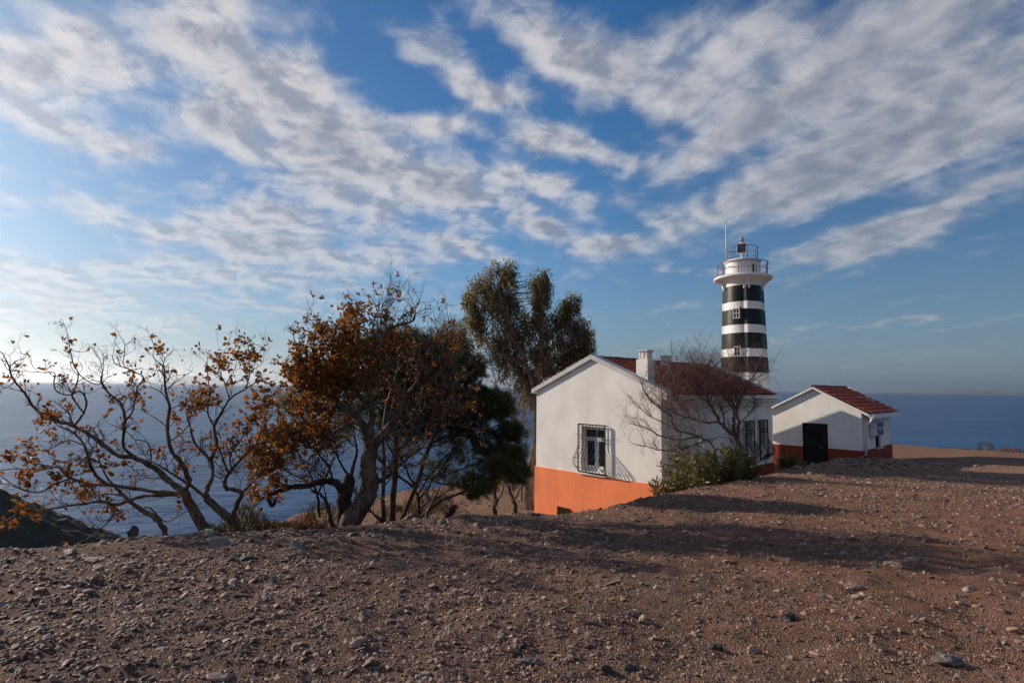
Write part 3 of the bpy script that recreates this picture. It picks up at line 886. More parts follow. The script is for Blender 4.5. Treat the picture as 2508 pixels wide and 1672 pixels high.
    for k, (x, t) in enumerate(((Lx - 1.55, .55), (Lx - .75, .42), (Lx - .62, .27), (Lx - .52, .34))):
        y = -.30 + (yr + .30) * t; z = ez - .12 + (rz - ez + .16) * t
        o = mkobj('loose_slab', rock_mesh('loose_slab', 900 + k, 2, .18), slab, None)
        M_ = Matrix.Translation(par.location) @ Matrix.Rotation(fr.rz, 4, 'Z')
        o.location = M_ @ Vector((x, y, z + .11)); o.rotation_euler = (sl * .9, 0, fr.rz + .3 * k); o.scale = (.22, .16, .22)
        tag(o, ['pale stone slab on the shed roof nearest the ridge', 'pale stone slab in the middle of the shed roof edge', 'largest pale stone slab low on the shed roof', 'small pale slab behind the largest on the shed roof'][k], 'slab', 'slabs weighing down the shed roof')
    # gutter and downpipe
    g = MB(); g.prism([(-.12, y, z) for y, z in ((-.46, ez - .27), (-.46, ez - .10), (-.44, ez - .10), (-.43, ez - .25), (-.33, ez - .25), (-.33, ez - .10), (-.31, ez - .10), (-.31, ez - .27))], (Lx + .26, 0, 0))
    for k in range(4): g.box((.2 + k * 1.3, -.468, ez - .275), (.24 + k * 1.3, -.305, ez - .09))
    gt = g.obj('gutter', PVC, par)
    dp = MB(); dp.tube([(.12, -.38, ez - .25), (.12, -.30, ez - .42), (.14, -.08, ez - .60), (.14, -.075, -1.0)], .05, 10); dp.obj('downpipe', PVC, par, True)
    # blue signboard box on brackets
    s0 = fr.hit(2148, 1034, 'y', -.30); s1 = fr.hit(2164.5, 1064, 'y', -.30)
    sg = empty('sign_box'); sg.parent = None
    sg.matrix_world = Matrix.Translation(par.location) @ Matrix.Rotation(fr.rz, 4, 'Z')
    x0, x1 = s0.x, s1.x; z0, z1 = s1.z, s0.z
    b_ = MB(); b_.box((x0, -.298, z0), (x1, -.03, z1)); b_.obj('box', FRAMEW, sg)
    fc = MB(); fc.box((x0 + .012, -.310, z0 + .012), (x1 - .012, -.299, z1 - .012)); fc.obj('face', SKYBLUE, sg)
    tx = MB(); cx = (x0 + x1) / 2 - .05; w = (x1 - x0); hh = z1 - z0
    rr = random.Random(3)
    for zz_, ww in ((.60, .72), (.50, .50), (.37, .16)):
        xx = cx - w * ww / 2
        while xx < cx + w * ww / 2 - .012:
            lw = rr.uniform(.018, .03); tx.box((xx, -.314, z0 + hh * zz_ - .017), (xx + lw, -.3105, z0 + hh * zz_ + .017)); xx += lw + .009
    tx.box((x1 - .09, -.314, z0 + hh * .36), (x1 - .04, -.3105, z0 + hh * .64))
    tx.obj('lettering', FRAMEW, sg)
    br = MB(); br.box((x0 + .05, -.029, z0 + .05), (x0 + .09, -.001, z0 + .09)); br.box((x1 - .09, -.029, z0 + .05), (x1 - .05, -.001, z0 + .09)); br.obj('bracket', METALG, sg)
    tag(sg, 'blue sign box with white lettering mounted over the shed side window', 'sign')
build_shed()

# ------------------------------------------------------------------ the lighthouse
def build_lighthouse():
    D = 31.0; S = 1330.0 / D
    ax = at(1824, 900, D)
    par = empty('lighthouse', (ax.x, ax.y, CAMZ - 3.2))
    tag(par, 'black and white banded lighthouse tower with gallery and white lantern drum', 'lighthouse')
    base = CAMZ - 3.2
    def zof(c):                               # height of a row measured on the enlarged tower picture
        py = 520 + .2998 * c
        return at(1824, py, D).z - base
    view = math.atan2(-ax.y, -ax.x)           # towards the camera
    corner = view + math.radians(11)
    def radius(z):                            # outer corner radius
        zt, zb = zof(640), zof(1300)
        t = (z - zb) / (zt - zb)
        return (187.5 + (162.5 - 187.5) * t) * .2998 / S
    an = np.linspace(0, 2 * math.pi, 96, endpoint=False)
    def plan(R):
        r = []
        for a in an:
            q = (a - corner + math.pi / 4) % (math.pi / 2) - math.pi / 4
            sq = (R / math.sqrt(2)) / math.cos(math.pi / 4 - abs(q))
            r.append(max(.87 * R, min(sq, .985 * R)))
        return np.array(r)
    rings = [zof(c) for c in (1800, 1310, 1185, 1120, 995, 930, 805, 745, 616, 560)]
    mats = [WHITEP, BLACKP, WHITEP, BLACKP, WHITEP, BLACKP, WHITEP, BLACKP, WHITEP]
    for k, m in enumerate(mats):
        mb = MB(); V = []
        zz = [rings[k] if k else -2.0, rings[k + 1]]
        for z in zz:
            r = plan(radius(z)); V += [(rr * math.cos(a), rr * math.sin(a), z) for rr, a in zip(r, an)]
        n = len(an)
        mb.add(V, [(i, (i + 1) % n, n + (i + 1) % n, n + i) for i in range(n)])
        o = mb.obj('band', m, par)
        tag(o, ('black' if m is BLACKP else 'white') + ' painted band of the tower')
    # gallery with flared corbels
    zg = zof(556); R = 1.0 / S * .2998
    Rg = 226 * R
    gl = MB(); gl.lathe([(0, zg + .02), (Rg * .93, zg - .02), (Rg, zg + .02), (Rg * 1.005, zg + .09), (Rg * .97, zg + .155), (Rg * .6, zg + .17), (0, zg + .175)], 56)
    gl.obj('gallery', WHITEP, par, True)
    Rt = radius(rings[-1])
    for k in range(4):
        a = corner + k * math.pi / 2
        c = MB(); n = 9; wv = .17
        prof = [(Rt * .80, zg - .62)] + [(Rt * .97 + (Rg * .93 - Rt * .97) * (1 - math.cos(math.pi / 2 * t)), zg - .62 + .60 * math.sin(math.pi / 2 * t)) for t in np.linspace(0, 1, n)] + [(Rt * .80, zg - .02)]
        V = []
        for sg in (-1, 1):
            for (r, z) in prof: V.append((r * math.cos(a) - sg * wv * math.sin(a), r * math.sin(a) + sg * wv * math.cos(a), z))
        m_ = len(prof)
        c.add(V, [(i, (i + 1) % m_, m_ + (i + 1) % m_, m_ + i) for i in range(m_)], [(0, i + 1, i) for i in range(1, m_ - 1)] + [(m_, m_ + i, m_ + i + 1) for i in range(1, m_ - 1)])
        c.obj('corbel', WHITEP, par)
    fl = MB(); fl.lathe([(Rt * .86, zg - .40), (Rt * .90, zg - .22), (Rt * 1.04, zg - .07), (Rg * .80, zg - .015)], 48); fl.obj('cove', WHITEP, par, True)
    # drum
    Rd = 132 * R; zd0 = zg + .165; zd1 = zof(418)
    dm = MB(); dm.lathe([(Rd, zd0), (Rd * .985, zd0 + .25), (Rd * .985, zd1)], 48); dm.obj('drum', WHITEP, par, True)
    cp = MB(); cp.lathe([(Rd * .9, zd1 - .01), (Rd * 1.07, zd1), (Rd * 1.09, zd1 + .06), (Rd * 1.0, zd1 + .13), (Rd * .5, zd1 + .2), (0, zd1 + .22)], 48); cp.obj('drum_cap', WHITEP, par, True)
    for ang, w_ in ((math.radians(38), .10),):
        a = view + ang
        M_ = Matrix.Rotation(a, 4, 'Z')
        s_ = MB(); s_.box((Rd * .965, -w_ * .5, zd0 + .03), (Rd * .995, w_ * .5, zd1 - .22), M_); s_.obj('drum_door_gap', IRON, par)
        s_ = MB(); s_.box((Rd * .97, w_ * .5, zd0 + .02), (Rd * 1.02, w_ * .5 + .42, zd1 - .1), M_); s_.obj('drum_door', WHITEP, par)
    # railings
    def railing(Rr, z0, hgt, posts, phase, rails, lab):
        rl = empty('railing'); rl.parent = par
        for k in range(posts):
            a = phase + k * 2 * math.pi / posts
            m = MB(); m.tube([(Rr * math.cos(a), Rr * math.sin(a), z0), (Rr * math.cos(a), Rr * math.sin(a), z0 + hgt)], .021, 8); m.obj('post', RUST, rl, True)
        th = np.linspace(0, 2 * math.pi, 49)
        for t, r in rails:
            m = MB(); m.tube([(Rr * math.cos(q), Rr * math.sin(q), z0 + hgt * t) for q in th], r, 6, False); m.obj('rail', RUST, rl, True)
        tag(rl, lab)
    railing(Rg * .86, zg + .15, zof(428) - zg - .14, 9, view - .16, ((1.0, .022), (.5, .012)), 'rusty railing round the gallery')
    railing(120 * R, zd1 + .1, zof(302) - zd1 - .06, 7, view + .35, ((1.0, .022), (.22, .010)), 'rusty railing on top of the drum')
    # lamp post, lantern, solar panel, mast
    ps = MB(); zl = zof(245)
    ps.lathe([(.115, zd1 + .18), (.105, zl - .02), (.10, zl)], 16); ps.obj('lamp_post', WHITEP, par, True)
    lf = MB(); lf.lathe([(.10, zl), (.085, zl + .08), (.16, zl + .10), (.165, zl + .125), (.10, zl + .14)], 20); lf.obj('lantern_foot', METALG, par, True)
    def f(t, b):
        b.inputs['Base Color'].default_value = (.85, .83, .84, 1); b.inputs['Roughness'].default_value = .15; b.inputs['Transmission Weight'].default_value = .55
    LG = mat('lantern_glass', f)
    lg = MB(); zt = zof(195); lg.lathe([(.10, zl + .13), (.115, zl + .16), (.11, zt - .08), (.085, zt - .01), (0, zt)], 20); lg.obj('lantern', LG, par, True)
    co = MB(); co.lathe([(.05, zl + .13), (.06, zl + .2), (.05, zt - .1), (0, zt - .07)], 12); co.obj('lens', WHITEP, par, True)
    pw = 36 * R; z0, z1 = zof(348), zof(264); ph = (z1 - z0)
    M_ = Matrix.Translation((0, 0, (z0 + z1) / 2)) @ Matrix.Rotation(view - .12, 4, 'Z') @ Matrix.Rotation(math.radians(-12), 4, 'Y')
    sp_ = empty('solar_panel'); sp_.parent = par
    m = MB(); m.box((.20, -pw, -ph / 2), (.225, pw, ph / 2), M_); m.obj('panel_frame', FRAMEW, sp_)
    cell = simple('solar_cell', (.006, .007, .014), .2)
    for i in range(3):
        for j in range(6):
            a = -pw + .025 + i * (2 * pw - .05) / 3; b = -ph / 2 + .025 + j * (ph - .05) / 6
            m = MB(); m.box((.226, a + .006, b + .004), (.230, a + (2 * pw - .05) / 3 - .006, b + (ph - .05) / 6 - .004), M_); m.obj('solar_cell', cell, sp_)
    m = MB(); m.tube([(.09 * math.cos(view), .09 * math.sin(view), (z0 + z1) / 2), (.22 * math.cos(view), .22 * math.sin(view), (z0 + z1) / 2)], .03, 8); m.obj('panel_bracket', METALG, sp_)
    # mast with ball
    lat = Vector((-math.sin(view), math.cos(view), 0))
    if lat.x > 0: lat = -lat
    q = lat * (122 * R)
    ms = MB(); zb = zd1 + .1
    ms.tube([(q.x, q.y, zb), (q.x, q.y, zof(95))], [.030, .024], 8); ms.tube([(q.x, q.y, zof(96)), (q.x, q.y, zof(12))], [.012, .006], 6)
    mo = ms.obj('mast', FRAMEW, par, True)
    bl = MB(); zc = zof(64); bl.lathe([(0.001, zc - .06), (.042, zc - .042), (.06, zc), (.042, zc + .042), (.001, zc + .06)], 14, Matrix.Translation((q.x, q.y, 0))); bl.obj('ball', METALG, mo, True)
    st = MB()
    for dx, dy in ((.5, .3), (-.28, .2), (.1, -.5)):
        e = Vector((q.x * .75 + dx, q.y * .75 + dy, zd1 + .1)); st.tube([(q.x, q.y, zof(180)), tuple(e)], .005, 4)
    st.obj('stay_wire', METALG, mo)
    # two windows in the shaft
    for (c0, c1, cxp) in ((798, 880, 224), (1104, 1182, 229)):
        a = view + math.asin((cxp - 277) / 150.0)
        z0, z1 = zof(c1), zof(c0); Rm = .87 * radius((z0 + z1) / 2); hw = 25 * R * 1.04
        M_ = Matrix.Rotation(a, 4, 'Z')
        wn = empty('window'); wn.parent = par
        m = MB(); t_ = .035
        for bx in ((-hw, hw, z1 - t_, z1), (-hw, hw, z0, z0 + t_), (-hw, -hw + t_, z0 + t_, z1 - t_), (hw - t_, hw, z0 + t_, z1 - t_), (-.013, .013, z0 + t_, z1 - t_)):
            m.box((Rm - .12, bx[0], bx[2]), (Rm + .045, bx[1], bx[3]), M_)
        for s_ in (-1, 1): m.box((Rm - .10, min(s_ * .014, s_ * (hw - t_)), (z0 + z1) / 2 - .012), (Rm + .040, max(s_ * .014, s_ * (hw - t_)), (z0 + z1) / 2 + .012), M_)
        m.obj('frame', FRAMEW, wn)
        for s_ in (-1, 1):
            for (u0, u1) in ((z0 + t_, (z0 + z1) / 2 - .012), ((z0 + z1) / 2 + .012, z1 - t_)):
                g_ = MB(); g_.box((Rm - .05, min(s_ * .014, s_ * (hw - t_)), u0), (Rm + .022, max(s_ * .014, s_ * (hw - t_)), u1), M_); g_.obj('pane', GLASS, wn)
        if c0 < 900:
            g_ = MB(); g_.box((Rm - .05, hw + .003, z0 - .02), (Rm + .05, hw + .10, z1 + .03), M_); g_.obj('shutter', IRON, wn)
build_lighthouse()

# ------------------------------------------------------------------ vegetation helpers
CRi = np.array(CR.transposed())
def proj(P):
    q = (np.asarray(P, float) - np.array([0, 0, CAMZ])) @ CRi.T
    return np.stack([CX + F * q[..., 0] / -q[..., 2], CY - F * q[..., 1] / -q[..., 2]], -1)
def nrm(v): return v / max(1e-9, np.linalg.norm(v))
def bark(name, c1, c2, sc=9.0, b_=.7):
    def f(t, b):
        p = objc(t)
        n = t.noise(t.vm('MULTIPLY', p, (1.0, 1.0, .35)), sc, 6, .68); n2 = t.noise(p, sc * 5, 4, .6)
        t.put(b.inputs['Base Color'], t.mix(t.ramp(n, .35, .68), c1, c2)); b.inputs['Roughness'].default_value = .9; b.inputs['Specular IOR Level'].default_value = .2
        bump(t, b, t.m('ADD', n, t.m('MULTIPLY', n2, .4)), b_, .03)
    return mat(name, f)
def leafmat(name, cols, trans=.35, rough=.5, objrand=False):
    m = bpy.data.materials.new(name); m.use_nodes = True
    t = NT(m.node_tree); b = t.n['Principled BSDF']
    r = island(t)
    if objrand: r = t.m('FRACT', t.m('ADD', r, orand(t)))
    rp = t.node('ShaderNodeValToRGB'); rp.color_ramp.interpolation = 'LINEAR'
    els = rp.color_ramp.elements
    while len(els) < len(cols): els.new(.5)
    for i, c in enumerate(cols): els[i].position = i / (len(cols) - 1); els[i].color = (*c, 1)
    t.l.new(r, rp.inputs[0])
    t.l.new(rp.outputs[0], b.inputs['Base Color']); b.inputs['Roughness'].default_value = rough; b.inputs['Specular IOR Level'].default_value = .3
    tr = t.node('ShaderNodeBsdfTranslucent'); t.l.new(rp.outputs[0], tr.inputs[0])
    mx = t.node('ShaderNodeMixShader'); mx.inputs[0].default_value = trans
    t.l.new(b.outputs[0], mx.inputs[1]); t.l.new(tr.outputs[0], mx.inputs[2])
    t.l.new(mx.outputs[0], t.n['Material Output'].inputs['Surface'])
    return m
BARK_GREY = bark('grey_brown_bark', (.048, .034, .026), (.175, .130, .104))
BARK_DARK = bark('dark_bark', (.022, .015, .012), (.075, .052, .042))
BARK_PINE = bark('pine_bark', (.035, .022, .017), (.13, .085, .065))
BARK_EUC = bark('eucalyptus_bark', (.060, .038, .027), (.185, .135, .102), 5)
BARK_RED = bark('reddish_twig_bark', (.10, .062, .048), (.24, .155, .118), 14)
BARK_PALE = bark('pale_twig_bark', (.11, .082, .070), (.26, .20, .175), 12)
LEAF_OR = leafmat('autumn_leaf', [(.085, .036, .014), (.22, .072, .016), (.36, .115, .016), (.44, .155, .022), (.13, .055, .018), (.20, .13, .032), (.28, .10, .02)], .45, .55, True)
LEAF_EUC = leafmat('eucalyptus_leaf', [(.12, .104, .044), (.24, .19, .08), (.165, .14, .064), (.33, .25, .11), (.13, .13, .07)], .55, .4)
NEEDLE = leafmat('pine_needle', [(.030, .046, .018), (.075, .098, .032), (.115, .125, .040), (.048, .066, .024), (.15, .13, .046)], .4, .5)
LEAF_OL = leafmat('oleander_leaf', [(.040, .048, .016), (.10, .100, .030), (.16, .145, .042), (.26, .19, .055), (.055, .062, .022)], .35, .36)
BRUSH_O = leafmat('ochre_shrub', [(.10, .062, .018), (.17, .105, .030), (.075, .055, .018), (.21, .13, .045)], .2, .8)
BRUSH_R = leafmat('russet_shrub', [(.14, .062, .034), (.22, .10, .055), (.10, .05, .03), (.18, .085, .045)], .2, .8)
BRUSH_G = leafmat('olive_shrub', [(.045, .045, .014), (.085, .07, .02), (.03, .033, .012), (.11, .085, .03)], .2, .8)

LEAF_V = np.array([(0, 0, 0), (.16, .33, .05), (.16, .70, .02), (0, 1, -.08), (-.16, .70, .02), (-.16, .33, .05), (0, .33, -.015), (0, .70, -.045)], float)
LEAF_V[:, 0] *= 1.75
LEAF_Q = [(6, 1, 2, 7), (5, 6, 7, 4)]
LEAF_T = [(0, 1, 6), (0, 6, 5), (7, 2, 3), (7, 3, 4)]
BLADE_V = np.array([(-.5, 0, 0), (.5, 0, 0), (.38, .6, .06), (-.38, .6, .06), (0, 1.0, -.02)], float)
BLADE_Q = [(0, 1, 2, 3)]; BLADE_T = [(3, 2, 4)]
def frames(dirs, rng, roll=None):
    """rotation matrices whose y axis follows dirs"""
    y = dirs / np.maximum(np.linalg.norm(dirs, axis=1, keepdims=True), 1e-9)
    a = rng.normal(size=y.shape); a /= np.linalg.norm(a, axis=1, keepdims=True)
    x = np.cross(y, a); x /= np.maximum(np.linalg.norm(x, axis=1, keepdims=True), 1e-9)
    z = np.cross(x, y)
    return np.stack([x, y, z], -1)

class Wood:
    def __init__(s, rng): s.b = MB(); s.rng = rng; s.tips = []
    def twig(s, p, d, L, r, lvl, up=.10, wig=.28, nb=(2, 4), seg=.07, sides=4, bias=None, spread=.75, shrink=(.45, .75)):
        rng = s.rng
        n = max(2, min(7, int(L / seg)))
        pts = [p]; d = nrm(d)
        for i in range(n):
            d = d + rng.normal(size=3) * wig
            d[2] += up
            if bias is not None: d = d + bias
            d = nrm(d); p = p + d * (L / n); pts.append(p)
        pts = np.array(pts)
        s.b.tube(pts, np.linspace(r, max(r * .45, .0012), n + 1), sides if r > .004 else 3, False)
        for i in range(1, n + 1): s.tips.append((pts[i], nrm(pts[i] - pts[i - 1]), lvl))
        if lvl > 0:
            for k in range(rng.integers(nb[0], nb[1] + 1)):
                i = rng.integers(max(1, n // 3), n + 1)
                dd = nrm(nrm(pts[i] - pts[i - 1]) + rng.normal(size=3) * spread)
                s.twig(pts[i], dd, L * rng.uniform(*shrink), r * .62, lvl - 1, up, wig, nb, seg, sides, bias, spread, shrink)

def trace(xf, scale, depth, seed, branches, limbs_mb, spread=.55, rough=1.0, rs=1.0):
    """3D limbs from drawn polylines; every limb leaves its parent in depth as well"""
    rng = np.random.default_rng(seed)
    known = []; out = []
    for bi, br in enumerate(branches):
        pts, r0, r1 = br[0], br[1] * rs, br[2] * rs
        dd = br[3] if len(br) > 3 else None
        P = np.array(pts, float); n = len(P)
        d0 = depth
        if known:
            K = np.array(known); q = np.hypot(K[:, 0] - P[0, 0], K[:, 1] - P[0, 1]); j = q.argmin()
            if q[j] < 60 and bi > 0: d0 = K[j, 2]
            else: d0 = depth + rng.uniform(-.3, .3)
        elif dd is not None: d0 = depth
        L = np.hypot(*(P[-1] - P[0])) * scale * depth / F
        end = d0 + (dd if dd is not None and bi > 0 else (rng.uniform(.35, 1.0) * rng.choice([-1, 1]) * L * spread if bi > 0 else 0))
        s = np.concatenate([[0], np.cumsum(np.hypot(*np.diff(P, axis=0).T))]); s /= s[-1]
        dep = d0 + (end - d0) * s
        W3 = np.array([tuple(at(*xf(*P[i]), dep[i])) for i in range(n)])
        C = catmull(W3, 5)
        m = len(C)
        rad = np.interp(np.linspace(0, 1, m), [0, 1], [r0, r1]) * (1 + (.03 if r0 > .05 else .08) * rng.normal(size=m) * rough)
        jit = rng.normal(size=C.shape) * rad[:, None] * (.06 if r0 > .05 else .15) * rough; jit[0] = 0
        C = C + jit
        limbs_mb.tube(C, rad, 10 if r0 > .05 else (7 if r0 > .02 else 5), True)
        cs = catmull(np.column_stack([P, dep]), 5)
        known += [tuple(c) for c in cs]
        out.append((C, rad))
    return out
def grow(wood, limbs, dens, L, r, lvl, t0=.25, **kw):
    rng = wood.rng
    for C, rad in limbs:
        seg = np.linalg.norm(np.diff(C, axis=0), axis=1); tot = seg.sum()
        n = int(tot * dens + rng.uniform())
        cum = np.concatenate([[0], np.cumsum(seg)]) / max(tot, 1e-6)
        for k in range(n):
            t = rng.uniform(t0, 1.0)
            i = min(len(C) - 2, np.searchsorted(cum, t) - 1); i = max(i, 0)
            d = nrm(C[i + 1] - C[i])
            a = rng.normal(size=3); a = nrm(a - d * (a @ d)); a[2] = abs(a[2]) * .9 + .1 * a[2]
            wood.twig(C[i], nrm(d * .55 + a), L * rng.uniform(.5, 1.2), min(r, rad[i] * .6), lvl, **kw)
        # the limb runs on in a leader
        wood.twig(C[-1], nrm(C[-1] - C[-2]), L * .8, min(r, rad[-1]), lvl, **kw)
def leaves_on(par, tips, keep, size, rng, material, per=(1, 3), drop=.15, n_obj=300, name='leaf', V=LEAF_V, Q=LEAF_Q, Tr=LEAF_T, width=1.0, spread=.8, lvl_max=1):
    P = []; D = []
    for p, d, l in tips:
        if l > lvl_max: continue
        k = keep(p)
        if rng.uniform() > k: continue
        for _ in range(rng.integers(per[0], per[1] + 1)):
            P.append(p + rng.normal(size=3) * .012); D.append(d * .6 + rng.normal(size=3) * spread + np.array([0, 0, -drop]))
    if not P: return 0
    P = np.array(P); D = np.array(D)
    M3 = frames(D, rng); S = size * rng.uniform(.65, 1.25, len(P))
    M3 = M3 * S[:, None, None]; M3[:, :, 0] *= width
    base = np.array(par.location)
    order = np.argsort(np.linalg.norm(P, axis=1) / S)
    n_obj = min(n_obj, len(P))
    if n_obj:
        me = fin_mesh('leaf', V, Q, Tr, False); me.materials.append(material)
        for j in order[:n_obj]:
            o = bpy.data.objects.new(name, me); col.objects.link(o); o.parent = par
            m4 = Matrix([list(map(float, M3[j, i])) + [float(P[j, i] - base[i])] for i in range(3)] + [[0, 0, 0, 1]])
            o.matrix_local = m4
    rest = order[n_obj:]
    if len(rest):
        v, q, t = inst(V, Q, Tr, M3[rest], P[rest] - base)
        o = mkobj('foliage', fin_mesh('foliage', v, q, t, False), material, par); o['kind'] = 'stuff'
    return len(P)
def tree_root(name, label, cat, p, group=None):
    r = empty(name, tuple(p)); tag(r, label, cat, group); return r

T5 = lambda x, y: (x * .3827, 780 + y * .3827)
T6 = lambda x, y: (640 + x * .4337, 650 + y * .4337)
T8 = lambda x, y: (1100 + x * .255, 640 + y * .255)
T2 = lambda x, y: (1500 + x * .2806, 800 + y * .2806)
def cluster_keep(xf, cl, base):
    C = np.array([(*xf(c[0], c[1]), c[2] * (xf(1, 0)[0] - xf(0, 0)[0]), c[3]) for c in cl])
    def k(p):
        q = proj(p)
        d = ((C[:, 0] - q[0]) ** 2 + (C[:, 1] - q[1]) ** 2) / C[:, 2] ** 2
        return base + (C[:, 3] * np.exp(-d)).max()
    return k

# ------------------------------------------------------------------ spreading autumn trees on the left rim
def autumn_tree(label, base_px, depth, branches, clusters, seed, xf, scale, size=.068, keep0=.035, dens=5.5, L=.30, lvl=2, group='autumn trees along the rim', barkm=None, n_obj=300, r=.007, per=(1, 3)):
    rng = np.random.default_rng(seed)
    bp = at(*xf(*base_px), depth)
    root = tree_root('autumn_tree', label, 'tree', bp, group)
    mb = MB(); limbs = trace(xf, scale, depth, seed, branches, mb, rs=1.24)
    w = Wood(rng)
    grow(w, limbs[1:] if len(limbs) > 1 else limbs, dens, L, r, lvl, wig=.24, spread=.7, nb=(2, 4), seg=.05)
    mb.obj('trunk', barkm or BARK_GREY, root, True, bp)
    o = w.b.obj('twigs', barkm or BARK_GREY, root, True, bp); o['kind'] = 'stuff'
    leaves_on(root, w.tips, cluster_keep(xf, clusters, keep0), size, rng, LEAF_OR, per=per, n_obj=n_obj, lvl_max=1)
    return root
CL5 = [(60, 900, 120, .9), (230, 830, 120, .9), (150, 960, 120, .8), (300, 960, 120, .8), (480, 1000, 80, .5), (500, 1120, 80, .7), (680, 960, 110, .8), (720, 1200, 90, .8), (690, 580, 90, .5),
       (300, 640, 90, .6), (420, 590, 70, .4), (840, 360, 70, .5), (900, 480, 60, .4), (1000, 730, 80, .5), (1100, 570, 80, .5), (1150, 690, 70, .5), (1000, 840, 60, .5),
       (1230, 530, 110, .6), (1430, 310, 110, 1.0), (1550, 250, 120, 1.0), (1650, 260, 80, .8), (1330, 480, 80, .7), (1450, 190, 60, .6), (120, 1290, 130, .8), (250, 1270, 100, .8), (1180, 1000, 60, .4),
       (1560, 700, 90, .6), (1650, 620, 110, .8), (1720, 520, 90, .8), (1700, 780, 120, .9), (1450, 780, 90, .5), (1250, 970, 80, .4), (60, 440, 70, .5), (250, 430, 60, .3), (440, 180, 50, .4), (1390, 1310, 90, .7), (1150, 1290, 80, .5), (1000, 190, 60, .4), (620, 900, 60, .5)]
CL5S = [(a, b, c * .9, d * .85) for a, b, c, d in CL5]
autumn_tree('wide spreading tree with sparse orange leaves at the far left rim', (1320, 1392), 8.3, [
    ([(1330, 1420), (1318, 1380), (1275, 1290), (1235, 1220), (1195, 1150), (1188, 1105)], .070, .048),
    ([(1188, 1110), (1100, 1050), (1000, 965), (900, 905), (840, 885), (760, 880), (690, 830), (600, 760), (470, 685), (370, 660), (290, 625), (220, 570), (160, 480), (80, 380), (60, 310)], .036, .010, .5),
    ([(60, 312), (100, 275), (140, 258)], .008, .004), ([(60, 312), (20, 230), (-20, 200)], .008, .004), ([(95, 400), (60, 430), (0, 460)], .007, .003),
    ([(470, 685), (520, 630), (552, 560), (540, 490), (500, 465), (440, 490), (370, 470), (345, 420), (350, 350), (280, 345), (190, 340)], .014, .005),
    ([(470, 685), (440, 600), (400, 570)], .010, .004),
    ([(540, 610), (480, 530), (460, 490), (490, 420), (500, 350), (470, 290), (450, 200), (430, 95)], .012, .004),
    ([(500, 350), (560, 400), (640, 420), (655, 350), (640, 260)], .008, .003), ([(450, 200), (520, 215), (560, 200)], .005, .002),
    ([(860, 885), (790, 815), (800, 650), (775, 550), (700, 480), (650, 410), (655, 350)], .020, .007),
    ([(800, 655), (850, 590), (880, 440), (920, 380), (840, 330), (740, 290), (720, 240)], .012, .004), ([(840, 330), (790, 290), (800, 170), (770, 115)], .006, .003), ([(800, 170), (875, 130)], .005, .002),
    ([(785, 560), (820, 500), (870, 470)], .007, .003),
    ([(1192, 1090), (1208, 1030), (1165, 930), (1100, 850), (1080, 780), (1075, 650), (1085, 560), (1060, 460), (1055, 380), (1050, 310)], .030, .008, -.5),
    ([(1050, 310), (985, 250), (985, 185)], .006, .003), ([(1060, 460), (1130, 400), (1220, 340)], .006, .002), ([(1085, 560), (1040, 480), (960, 440), (890, 460)], .007, .003), ([(1078, 700), (1000, 640), (930, 600)], .007, .003),
    ([(1080, 790), (1150, 740), (1210, 670), (1230, 560)], .009, .003), ([(1165, 930), (1210, 900), (1260, 860)], .007, .003),
    ([(1185, 1125), (1030, 1128), (900, 1140), (735, 1190), (650, 1170), (480, 1190), (330, 1215), (150, 1240), (40, 1290)], .026, .008, .3),
    ([(735, 1190), (720, 1260), (660, 1330), (590, 1390), (500, 1437)], .012, .006), ([(330, 1215), (230, 1250), (140, 1310)], .008, .003),
    ([(1185, 1120), (1000, 1110), (830, 1080), (690, 1060), (600, 980), (560, 870), (540, 810), (470, 730), (380, 690)], .026, .007, -.4),
    ([(740, 1068), (600, 1060), (450, 1020), (370, 950), (250, 970), (120, 960), (0, 970)], .016, .005), ([(450, 1020), (350, 1060), (260, 1110), (170, 1100), (80, 1060), (0, 1000)], .012, .004),
    ([(540, 810), (430, 780), (300, 840), (180, 830)], .009, .003), ([(860, 890), (960, 930), (950, 800), (860, 770), (810, 720)], .010, .004), ([(1010, 970), (1060, 1010), (950, 1020), (850, 965)], .008, .004)],
    CL5S, 11, T5, .3827, dens=6.0, L=.27)
autumn_tree('slim leaning tree with few orange leaves, just left of the twisted forked tree', (1055, 1405), 8.0, [
    ([(1070, 1430), (1058, 1395), (1040, 1330), (1000, 1280), (900, 1220), (800, 1140), (740, 1080)], .036, .018),
    ([(900, 1220), (960, 1210), (1060, 1300), (1160, 1250)], .010, .004), ([(800, 1140), (700, 1120), (600, 1130)], .010, .004), ([(740, 1080), (680, 1010), (640, 920)], .014, .005)],
    CL5S, 12, T5, .3827, n_obj=80)
